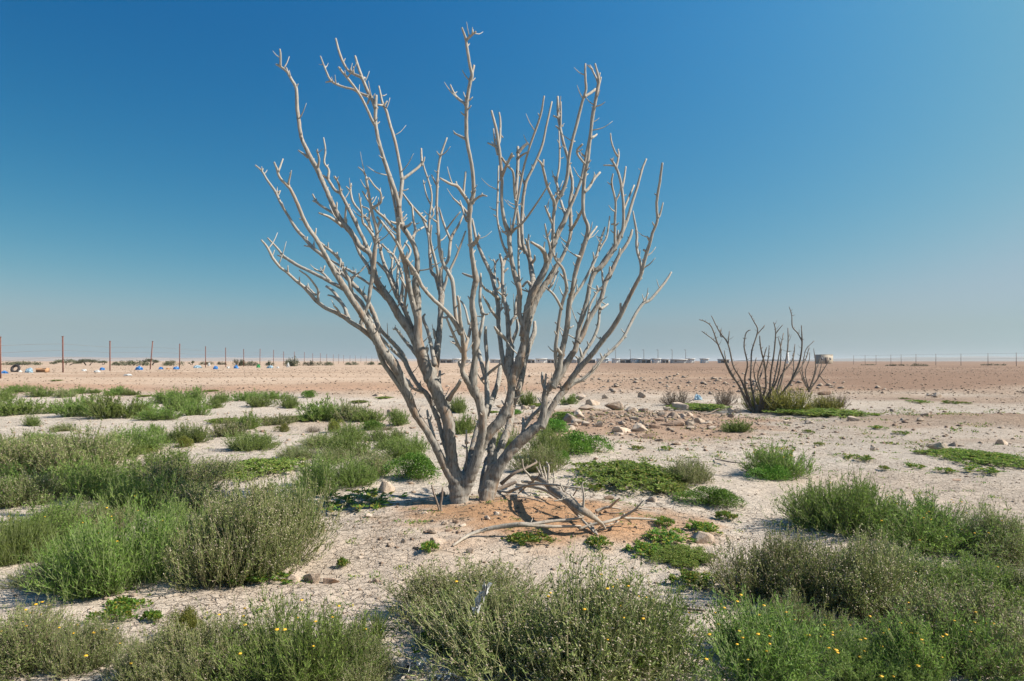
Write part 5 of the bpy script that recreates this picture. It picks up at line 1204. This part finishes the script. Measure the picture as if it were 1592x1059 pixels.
# rows of alike shrubs in the distance: numbered from the left within each row
def shrub_row(rows, where, group):
    by = {}
    for r in rows: by.setdefault(r[0], []).append(r)
    for kind, rr in by.items():
        rr.sort(key=lambda r: r[1])
        for i, (kd, x, b, w, t) in enumerate(rr):
            o = "rightmost" if i == len(rr) - 1 and i else ORD[i] if i < len(ORD) else "further right one"
            if len(rr) == 1: o = "only"
            size = "wide" if w > 75 else "small" if w < 32 else "medium"
            shrub(kd, x, b, w, t, (f"{o} {KW[kd]} {where}" if len(rr) == 1 else f"{o} of the {KW[kd].replace('shrub', 'shrubs', 1) if 'shrub' in KW[kd] else KW[kd] + 's'} {where}").replace("only ", f"{size} "), group)
shrub_row([('green', 24, 611, 46, 597), ('green', 68, 618, 46, 599), ('sage', 102, 619, 38, 603), ('green', 124, 613, 28, 600), ('green', 176, 616, 44, 600), ('green', 203, 615, 28, 604), ('mat', 225, 618, 22, 609), ('green', 261, 629, 58, 604), ('green', 295, 631, 52, 601),
           ('mat', 327, 611, 24, 603), ('green', 341, 627, 32, 608), ('green', 383, 624, 56, 607), ('green', 430, 622, 54, 607), ('round', 481, 619, 26, 607), ('mat', 558, 627, 26, 616), ('mat', 597, 621, 24, 611), ('mat', 88, 594, 14, 590), ('green', 146, 612, 22, 604)],
          "in the farthest shrub row", "farthest row of shrubs")
shrub_row([('green', 30, 648, 92, 616), ('green', 7, 624, 42, 604), ('green', 52, 662, 30, 642), ('green', 86, 644, 28, 626), ('green', 130, 650, 74, 613), ('green', 186, 654, 86, 610), ('green', 222, 648, 60, 620), ('green', 244, 656, 72, 632), ('green', 303, 647, 48, 621), ('green', 278, 640, 60, 612),
           ('green', 404, 634, 52, 614), ('green', 451, 635, 46, 614), ('green', 499, 655, 88, 618), ('sage', 540, 656, 60, 622), ('green', 383, 668, 54, 636), ('sage', 430, 662, 60, 640), ('mat', 349, 660, 52, 648), ('green', 575, 656, 56, 634), ('mat', 460, 658, 60, 644), ('green', 330, 636, 34, 620), ('green', 245, 676, 34, 654), ('green', 62, 690, 50, 668), ('sage', 100, 672, 40, 655)],
          "in the second farthest row", "second row of the left scrub")
shrub_row([('green', 545, 690, 56, 652), ('green', 600, 690, 60, 660), ('sage', 520, 722, 60, 692), ('green', 610, 700, 50, 676), ('green', 255, 690, 40, 668), ('sage', 180, 690, 44, 668), ('green', 85, 700, 60, 672), ('green', 250, 740, 60, 710), ('sage', 70, 830, 60, 790)],
          "in the third farthest row", "third row of the left scrub")
shrub_row([('green', 713, 643, 42, 616), ('green', 819, 632, 34, 607), ('mat', 832, 633, 34, 620), ('green', 882, 630, 30, 612), ('round', 877, 657, 40, 640), ('mat', 862, 658, 30, 647), ('round', 859, 674, 48, 652), ('mat', 767, 644, 18, 635), ('round', 802, 646, 18, 636), ('green', 723, 676, 40, 640), ('green', 790, 700, 40, 664)],
          "behind the tree's lower limbs", "plants behind the tree")
shrub_row([('broad', 990, 699, 22, 688), ('broad', 1036, 701, 20, 690), ('broad', 928, 766, 26, 758), ('broad', 1256, 674, 20, 667), ('broad', 1365, 670, 22, 662), ('broad', 1403, 678, 22, 670), ('broad', 1423, 731, 26, 720), ('broad', 1374, 733, 14, 724), ('broad', 1274, 695, 14, 686), ('broad', 1428, 628, 32, 621), ('broad', 1482, 630, 34, 624), ('broad', 1438, 710, 24, 700), ('broad', 1526, 742, 48, 728), ('broad', 1406, 622, 18, 616), ('broad', 1470, 738, 26, 730)],
          "dotted over the pale flat", "sprouts on the pale flat")
shrub_row([('broad', 192, 950, 62, 938), ('broad', 236, 968, 30, 960), ('broad', 175, 972, 70, 955), ('broad', 532, 884, 18, 874), ('broad', 668, 868, 26, 854), ('broad', 390, 912, 120, 896), ('broad', 130, 925, 60, 905)],
          "on the clay path", "small plants on the path")

# thousands of tiny seedlings and dry litter
def litter_of(name, n, xy, m, L0, W0, seed, flat):
    rs = np.random.RandomState(seed); mb = MB()
    x, y = xy(rs, n); B = np.stack([x, y, gz(x, y) + 0.002], 1)
    d = unit(np.stack([rs.randn(n), rs.randn(n), rs.uniform(0, 0.25 if flat else 1.6, n)], 1))
    blades(mb, B, d, L0 * rs.uniform(0.5, 1.5, n), W0 * rs.uniform(0.5, 1.5, n), rs.rand(n), rs)
    o = mb.build(name, M[m]); tag(o, kind="stuff")
def clump_xy(nc, x0, y0, rx, ry, spread, seed):
    r0 = np.random.RandomState(seed); cx, cy = x0 + rx * (r0.rand(nc) * 2 - 1), y0 + ry * (r0.rand(nc) * 2 - 1)
    def f(rs, n):
        i = rs.randint(0, nc, n); return cx[i] + rs.randn(n) * spread, cy[i] + rs.randn(n) * spread
    return f
litter_of("seedlings", 9000, clump_xy(420, 2.5, 9.0, 8.0, 6.0, 0.035, 3), 'broad', 0.022, 0.009, 1, False)
litter_of("seedlings", 5000, clump_xy(200, -3.5, 8.0, 5.0, 4.5, 0.05, 5), 'matleaf', 0.026, 0.009, 2, False)
litter_of("seedlings", 4000, clump_xy(200, 8, 17, 8.0, 6.0, 0.09, 9), 'broad', 0.05, 0.02, 4, False)
litter_of("dry_litter", 9000, near_xy, 'dry', 0.022, 0.004, 3, True)

# ------------------------------------------------------------------ far things
# wire fence on rusty posts running away on the left
fx0, fy0 = -31.0, 47.0
fence = empty("wire_fence", (fx0, fy0, RISE)); tag(fence, "long wire fence on thin rusty posts running away along the left of the gravel field", "fence")
posts = []
Ylist = [39.8, 47, 54.3, 62.3, 70.5, 78.5, 86, 94, 102.5, 111, 120, 129, 138, 147, 156, 166, 176, 187, 198, 210, 222, 235, 250, 266, 284, 304]
PX = {0: 1, 1: 98, 2: 171, 3: 233, 4: 279, 5: 319.5, 6: 351, 7: 379, 8: 404, 9: 425, 10: 441, 11: 457.5, 12: 473, 13: 486, 14: 498, 15: 508, 16: 518, 17: 526.5, 18: 534, 19: 544}
rsP = random.Random(4)
for i, Y in enumerate(Ylist):
    px_ = PX.get(i, 544 + (i - 19) * 8.5)
    X = (px_ - CX) / F * Y; Z = float(gz(X, Y)); hh = 2.45 + rsP.uniform(-.1, .1)
    lean = 0.10 if i == 3 else rsP.uniform(-.015, .02)
    mb = MB(); r = 0.045
    for (z0, z1, rr) in ((-0.3, hh, r),):
        a = np.array([0, 1, 2, 3]) * math.pi / 2 + 0.4
        lo = np.stack([np.cos(a) * rr, np.sin(a) * rr, np.full(4, z0)], 1); hi = np.stack([np.cos(a) * rr + lean * hh, np.sin(a) * rr, np.full(4, z1)], 1)
        mb.add(np.vstack([lo, hi]), None, BOXQ)
    box(mb, lean * hh - .06, lean * hh + .06, -.03, .03, hh, hh + .05)
    o = mb.build("post", M['rust'], fence, False, (X - fx0, Y - fy0, Z - RISE)); posts.append((X, Y, Z, hh, lean))
for k, f in enumerate((0.42, 0.62, 0.80)):
    mb = MB()
    pts = np.array([(X - fx0 + lean * hh * f, Y - fy0, Z - RISE + hh * f) for X, Y, Z, hh, lean in posts[:18]])
    tube(mb, pts, np.full(len(pts), 0.010), 4, 2, 0.0, k); mb.build("wire", M['wire'], fence)

# thin fence far off on the right
rf = empty("wire_fence", (40, 130, RISE)); tag(rf, "distant thin wire fence along the right horizon", "fence")
rposts = []
for i, px_ in enumerate([1327, 1345, 1362, 1385, 1401, 1424, 1455, 1494, 1536, 1580, 1625, 1672]):
    Y = 150 - i * 5.5; X = (px_ - CX) / F * Y; Z = float(gz(X, Y)); mb = MB(); rr = 0.028
    box(mb, -rr, rr, -rr, rr, -.3, 2.0); mb.build("post", M['wire'], rf, False, (X - 40, Y - 130, Z - RISE)); rposts.append((X - 40, Y - 130, Z - RISE + 1.9))
for dz in (0, -0.8):
    mb = MB(); tube(mb, np.array(rposts) + np.array([0, 0, dz]), np.full(len(rposts), 0.014), 4, 2, 0.0, 3); mb.build("wire", M['wire'], rf)

# desert trees and bushes beyond the field
def far_bush(px, w, h, Y, label, group, umbrella=False, seed=0, dense=1.0):
    rs = np.random.RandomState(seed)
    X = (px - CX) / F * Y; Z = float(gz(X, Y)) - 0.02
    W, Hh = w / F * Y, h / F * Y
    root = empty("desert_tree" if umbrella else "desert_bush", (X, Y, Z)); tag(root, label, "tree" if umbrella else "bush", group)
    n = int(1100 * dense); nc = max(4, int(W / Hh * 4))
    cx = rs.uniform(-.42, .42, nc) * W; ch = rs.uniform(.55, .95, nc) * Hh * (1 - 0.45 * (2 * cx / W) ** 2)
    i = rs.randint(0, nc, n); th = rs.rand(n) * 1.5; ph = rs.rand(n) * 6.28; rr = rs.uniform(.5, 1.05, n)
    rad = np.minimum(W * 0.2, Hh * 0.6)
    B = np.stack([cx[i] + rad * np.sin(th) * np.cos(ph) * rr, rad * np.sin(th) * np.sin(ph) * rr * 1.2, (ch[i] * np.cos(th) * rr) if not umbrella else ch[i] * rs.uniform(.62, 1.05, n)], 1)
    s = 0.045 * math.sqrt(W * Hh) * 1.6
    mb = MB(); blades(mb, B, unit(rs.randn(n, 3) + np.array([0, 0, .4])), s * rs.uniform(.6, 1.4, n), s * .55 * rs.uniform(.6, 1.4, n), rs.rand(n), rs, 0, .2, True)
    o = mb.build("crown" if umbrella else "foliage", M['farleaf'], root); o["kind"] = "stuff"
    mb = MB()
    for j in range(3 if umbrella else 5):
        x = cx[j % nc]
        tube(mb, np.array([(x * .25, 0, -.1), (x * .5, 0, ch[j % nc] * .4), (x * .9, 0, ch[j % nc] * .8)]), [.07 * Hh, .05 * Hh, .02 * Hh], 5, 2, .05, j)
    mb.build("trunk", M['farwood'], root)
rows = [(34, 70, 8, 120, 0), (102, 46, 10, 120, 1), (136, 34, 12, 118, 1), (203, 66, 10, 112, 0), (234, 24, 12, 125, 1), (270, 34, 10, 110, 0), (298, 10, 8, 130, 1), (370, 22, 14, 105, 0), (391, 24, 9, 108, 0), (420, 16, 9, 110, 0), (457, 30, 17, 100, 0), (482, 22, 9, 110, 0), (505, 28, 8, 115, 0), (547, 22, 7, 125, 0), (575, 16, 7, 130, 0), (594, 12, 6, 130, 0), (160, 14, 8, 135, 1), (322, 22, 7, 135, 0), (345, 14, 7, 135, 0)]
for i, (x, w, h, Y, u) in enumerate(sorted(rows)):
    far_bush(x, w, h, Y, f"{ORD[i] if i < 16 else ['fourth from the right', 'third from the right', 'second from the right', 'rightmost'][min(3, i - 15)] if i < len(rows) - 1 else 'rightmost'} of the dark bushes beyond the left fence", "bushes beyond the left fence", bool(u), i + 3)
for i, (x, w, h, Y) in enumerate([(1372, 22, 4, 105), (1410, 30, 6, 100), (1432, 18, 5, 100), (1560, 30, 4, 120), (1395, 12, 4, 105)]):
    pass
for i, (x, w, h, Y) in enumerate(sorted([(1395, 46, 4, 104), (1430, 30, 6, 100), (1350, 26, 3, 120), (1545, 46, 4, 115)])):
    far_bush(x, w, h, Y, f"{['leftmost', 'second from the left', 'third from the left', 'rightmost'][i]} of the low dark bushes near the right horizon", "bushes near the right horizon", False, 40 + i, 0.6)

# low white sheds along the horizon behind the tree
def shed(px0, px1, h, Y, label, wall, op):
    X0, X1 = (px0 - CX) / F * Y, (px1 - CX) / F * Y; W = X1 - X0; hh = h / F * Y; D = 3.0
    Z = float(gz((X0 + X1) / 2, Y))
    root = empty("low_shed", ((X0 + X1) / 2, Y, Z)); tag(root, label, "shed", "low sheds on the horizon")
    n = max(2, int(W / 2.4)); fr = (W - 0.02) / n; mb = MB()
    box(mb, -W / 2, W / 2, 0.35 if op == 'dark' else 0.06, D, -.3, hh)
    for k in range(n + 1): box(mb, -W / 2 + k * fr - (0.18 if k else 0), -W / 2 + k * fr + (0.18 if k < n else 0), 0, 0.35, -.3, hh)
    box(mb, -W / 2, W / 2, 0.003, 0.347, hh * .80, hh - .004); 
    mb.build("wall", M[wall], root)
    mb = MB()
    for k in range(n):
        a, b = -W / 2 + k * fr + .2, -W / 2 + (k + 1) * fr - .2
        if (op == 'dark' and k % 3 < 2) or (op != 'dark' and k % 2 == 0):
            mb2 = MB(); box(mb2, a + (0 if op == 'dark' else fr * .28), b - (0 if op == 'dark' else fr * .28), 0.30 if op == 'dark' else 0.03, 0.34, 0.15 if op == 'dark' else hh * .45, hh * .74); mb2.build("opening" if op == 'dark' else "window", M['dark'], root)
    mb = MB(); box(mb, -W / 2 - .2, W / 2 + .2, -.25, D + .2, hh + .002, hh + .18); mb.build("roof", M['white' if op != 'dark' else 'roof'], root)
sheds = [(684, 703, 'dark'), (704, 715, 'white'), (717, 732, 'mix'), (762, 782, 'mix'), (786, 800, 'white'), (804, 818, 'mix'), (820, 832, 'dark'), (833, 850, 'white'), (851, 862, 'dark'), (864, 884, 'white'), (888, 896, 'mix'), (898, 926, 'dark'), (929, 946, 'white'), (953, 963, 'white'), (964, 981, 'dark'), (983, 996, 'white'), (997, 1012, 'dark'), (1016, 1027, 'white'), (1029, 1040, 'dark'), (1045, 1068, 'mix'), (1069, 1080, 'white'), (660, 680, 'mix'), (1092, 1102, 'white'), (1120, 1134, 'dark')]
sheds.sort()
cnt = {}
for a, b, kd in sheds:
    w = {'dark': 'dark open', 'white': 'white', 'mix': 'grey'}[kd]; i = cnt.get(kd, 0); cnt[kd] = i + 1
    shed(a, b, 5.5 if kd != 'white' else 6.5, 225 + (a % 5) * 3, f"{ORD[i]} of the {w} low sheds on the horizon behind the tree", 'white' if kd == 'white' else 'shedwall', 'dark' if kd == 'dark' else 'win')
for i, px_ in enumerate([957, 980, 1001, 1023, 1045, 1066]):
    Y = 240; X = (px_ - CX) / F * Y; mb = MB()
    tube(mb, np.array([(0, 0, -.3), (0, 0, 2), (0, 0, 4.6)]), [.10, .09, .07], 6, 2, 0, i); box(mb, -.5, .1, -.1, .1, 4.55, 4.7)
    o = mb.build("lamp_pole", M['wire'], None, False, (X, Y, float(gz(X, Y)))); tag(o, f"{ORD[i]} of the thin poles above the horizon sheds", "pole", "thin poles above the sheds")
# sandy cube house and white pointed tower on the right
Y = 175; X = (1285 - CX) / F * Y; Z = float(gz(X, Y)); W = 20 / F * Y
hs_ = empty("small_house", (X, Y, Z)); tag(hs_, "small flat-roofed sandy house behind the smallest dead tree on the horizon", "house")
mb = MB(); box(mb, -W / 2, W / 2, 0, W * .9, -.3, 2.3); mb.build("wall", M['sandwall'], hs_)
mb = MB(); box(mb, -W / 2 - .03, W / 2 + .03, -.03, W * .9 + .03, 2.302, 2.42); mb.build("roof", M['sandwall'], hs_)
mb = MB(); box(mb, -.4, .4, -.03, .05, -.1, 1.7); mb.build("door", M['farwood'], hs_)
for x in (-1.15, .95):
    mb = MB(); box(mb, x - .25, x + .25, -.03, .05, 1.0, 1.6); mb.build("window", M['dark'], hs_)
Y = 190; X = (1224.5 - CX) / F * Y; Z = float(gz(X, Y))
tw = empty("white_tower", (X, Y, Z)); tag(tw, "slim white pointed tower seen through the smaller dead tree", "tower")
mb = MB(); tube(mb, np.array([(0, 0, -.3), (0, 0, 1.6), (0, 0, 2.6)]), [.42, .38, .3], 10, 3, 0, 1); mb.build("shaft", M['white'], tw, True)
mb = MB(); tube(mb, np.array([(0, 0, 2.55), (0, 0, 2.9), (0, 0, 3.5)]), [.36, .24, .03], 10, 3, 0, 2, 0, True); mb.build("spire", M['white'], tw, True)

# litter blown against the fence
def bag(px, py, w, h, m, name, label, cat, group=None, seed=0):
    import bmesh
    X, Y, Z = at(px, py + h / 2); ww, hh = 0.85 * w / F * Y, 0.9 * h / F * Y
    bm = bmesh.new(); bmesh.ops.create_icosphere(bm, subdivisions=3, radius=1)
    for v in bm.verts:
        a = float(vnoise(v.co.x * 2 + seed, v.co.y * 2 + v.co.z, .6)) + .5 * float(vnoise(v.co.x * 5 + seed, v.co.z * 5 + v.co.y * 3, .6)) + .3 * float(vnoise(v.co.x * 11, v.co.z * 12 + v.co.y * 9, .6))
        v.co *= .45 + .65 * a
        v.co.x *= ww / 2; v.co.y *= ww / 2.4; v.co.z = max(v.co.z, -.25) * hh * .75
    me = bpy.data.meshes.new(name); bm.to_mesh(me); bm.free(); me.materials.append(M[m])
    o = link(name, me, None, (X, Y, Z + hh * .12)); tag(o, label, cat, group); return o
for px, py, w, h, m, lab in [
 (7, 578, 11, 5, 'bagblue', "blue plastic bag at the far left edge of the gravel"), (31, 577, 6, 4, 'bagwhite', "white scrap right of the dark tyre"), (46, 575, 12, 9, 'bagpale', "pale bag standing left of the cardboard box"),
 (131, 575, 8, 4, 'bagwhite', "white scrap between the first and third posts"), (151, 577, 9, 4, 'bagwhite', "crumpled white paper left of the third post"), (159, 573, 8, 5, 'bagblue', "small blue bag just left of the third fence post"),
 (216, 572, 13, 7, 'bagblue', "largest blue bag, by the leaning fence post"), (250, 572, 8, 5, 'bagblue', "blue bag between the leaning post and the next"), (274, 572, 9, 5, 'bagblue', "blue bag against the fifth fence post"),
 (307, 570, 13, 5, 'bagpale', "pale blue sheet left of the sixth fence post"), (335, 571, 7, 6, 'bagblue', "small blue bag right of the sixth fence post"), (325, 566, 4, 6, 'bagwhite', "white upright scrap behind the sixth post"), (355, 571, 5, 4, 'bagwhite', "white scrap beside the seventh post"),
 (367, 570, 8, 6, 'bagblue', "blue bag left of the eighth post"), (402, 568, 6, 7, 'baggreen', "bright green bag beyond the fence"), (420, 570, 10, 5, 'bagpale', "pale blue bag right of the green one"), (432, 571, 5, 3, 'bagwhite', "white scrap right of the pale blue bag"), (448, 567, 5, 8, 'bagwhite', "white upright sack in front of the tall dark bush"),
 (261, 573, 7, 3, 'cardboard', "brown flattened scrap between two blue bags"), (200, 583, 14, 3, 'bagwhite', "white torn paper spread on the gravel"), (494, 630, 4, 9, 'bagwhite', "white strip caught in a shrub of the second row"), (1085, 617, 13, 10, 'bagpale', "pale blue plastic bag left of the smaller dead tree")]:
    bag(px, py, w, h, m, "plastic_bag" if m.startswith('bag') else "paper_scrap", lab, "litter", "litter along the fence" if py < 590 else None, int(px))
X, Y, Z = at(64, 579); ww = 15 / F * Y
cb = empty("cardboard_box", (X, Y, Z), 0.2); tag(cb, "brown cardboard box lying on the gravel near the left edge", "box")
mb = MB(); box(mb, -ww / 2, ww / 2, 0, ww * .7, -.02, ww * .45); mb.build("carton", M['cardboard'], cb)
mb = MB(); mb.add([(-ww / 2, -.01, ww * .44), (ww / 2, -.01, ww * .44), (ww / 2, -ww * .25, ww * .3), (-ww / 2, -ww * .25, ww * .3)], None, [(0, 1, 2, 3)]); mb.build("flap", M['cardboard'], cb)
X, Y, Z = at(24, 579)
mb = MB(); th = np.linspace(0, 6.283, 20); tube(mb, np.stack([np.cos(th) * .24, np.sin(th) * .09, np.sin(th) * .22 + .24], 1), np.full(20, .09), 8, 2, 0, 1)
o = mb.build("old_tyre", M['rubber'], None, True, (X, Y, Z)); tag(o, "dark old tyre standing on the gravel left of the pale bag", "tyre")

# plastic film caught in the front shrub and paper on the soil
def film(name, pix, lab, m, seed, lift=0.0):
    rs = np.random.RandomState(seed); n = 12; mb = MB()
    (x0, y0), (x1, y1), Y = pix
    for_s = np.linspace(0, 1, n); V = []
    for i, s in enumerate(for_s):
        c = P(x0 + (x1 - x0) * s, y0 + (y1 - y0) * s, Y)
        for j in range(6):
            u = j / 5 - .5
            V.append(c + np.array([u * .035 * (1 + .5 * math.sin(i * 1.9)), .02 * math.sin(i * 2.1 + j * 1.3) + .02 * rs.randn(), .012 * rs.randn() + .01 * math.cos(j * 2 + i)]))
    V = np.array(V); V[:, 2] = np.maximum(V[:, 2], gz(V[:, 0], V[:, 1]) + .01)
    Q = [(i * 6 + j, i * 6 + j + 1, i * 6 + j + 7, i * 6 + j + 6) for i in range(n - 1) for j in range(5)]
    base = V.mean(0); mb.add(V - base, None, Q); o = mb.build(name, M[m], None, True, base); tag(o, lab, "litter")
film("plastic_film", ((738, 948), (758, 908), 3.42), "torn clear white plastic film snagged in the bottom middle shrub", 'bagwhite', 1)
yy = at(690, 1008)[1]
film("plastic_film", ((662, 1012), (708, 988), yy), "pale plastic sheet at the lower left foot of the bottom middle shrub", 'bagwhite', 2)
yy = at(640, 1040)[1]
film("paper_scrap", ((600, 1040), (660, 1030), yy), "bleached shredded paper on the soil at the bottom edge", 'bagwhite', 3)
yy = at(690, 1054)[1]
film("paper_scrap", ((672, 1056), (704, 1050), yy), "second white scrap at the very bottom edge", 'bagwhite', 4)

# twig and bark litter round the tree foot
rsL = np.random.RandomState(21); nL = 420
xL = 0.15 + rsL.randn(nL) * 0.95; yL = 6.9 + rsL.randn(nL) * 0.6; aL = rsL.rand(nL) * 6.28; lL = 0.03 + 0.13 * rsL.rand(nL) ** 2
B0 = np.stack([xL, yL, gz(xL, yL) + 0.004], 1); x2, y2 = xL + np.cos(aL) * lL, yL + np.sin(aL) * lL
B2 = np.stack([x2, y2, gz(x2, y2) + 0.006], 1); B1 = (B0 + B2) / 2 + rsL.randn(nL, 3) * np.array([.01, .01, .004]) + np.array([0, 0, .006])
mb = MB(); stalks(mb, B0, B1, B2, np.full((1, 1, 1), 0.0035), 0.0015, 3, rsL.rand(nL)); o = mb.build("twig_litter", M['drystem']); tag(o, kind="stuff")

# desert haze: one closed box of even, thin air round the whole scene
hz = MB(); box(hz, -9800, 9800, -300, 9800, -3.0, 23.0)
hm = bpy.data.materials.new("haze"); hm.use_nodes = True; hn = hm.node_tree.nodes; hn.clear()
ho = hn.new("ShaderNodeOutputMaterial"); hv = hn.new("ShaderNodeVolumePrincipled")
hv.inputs['Color'].default_value = (0.80, 0.84, 0.88, 1); hv.inputs['Density'].default_value = 0.00025; hv.inputs['Anisotropy'].default_value = 0.2
hm.node_tree.links.new(hv.outputs[0], ho.inputs['Volume'])
o = hz.build("haze", hm); tag(o, kind="stuff")
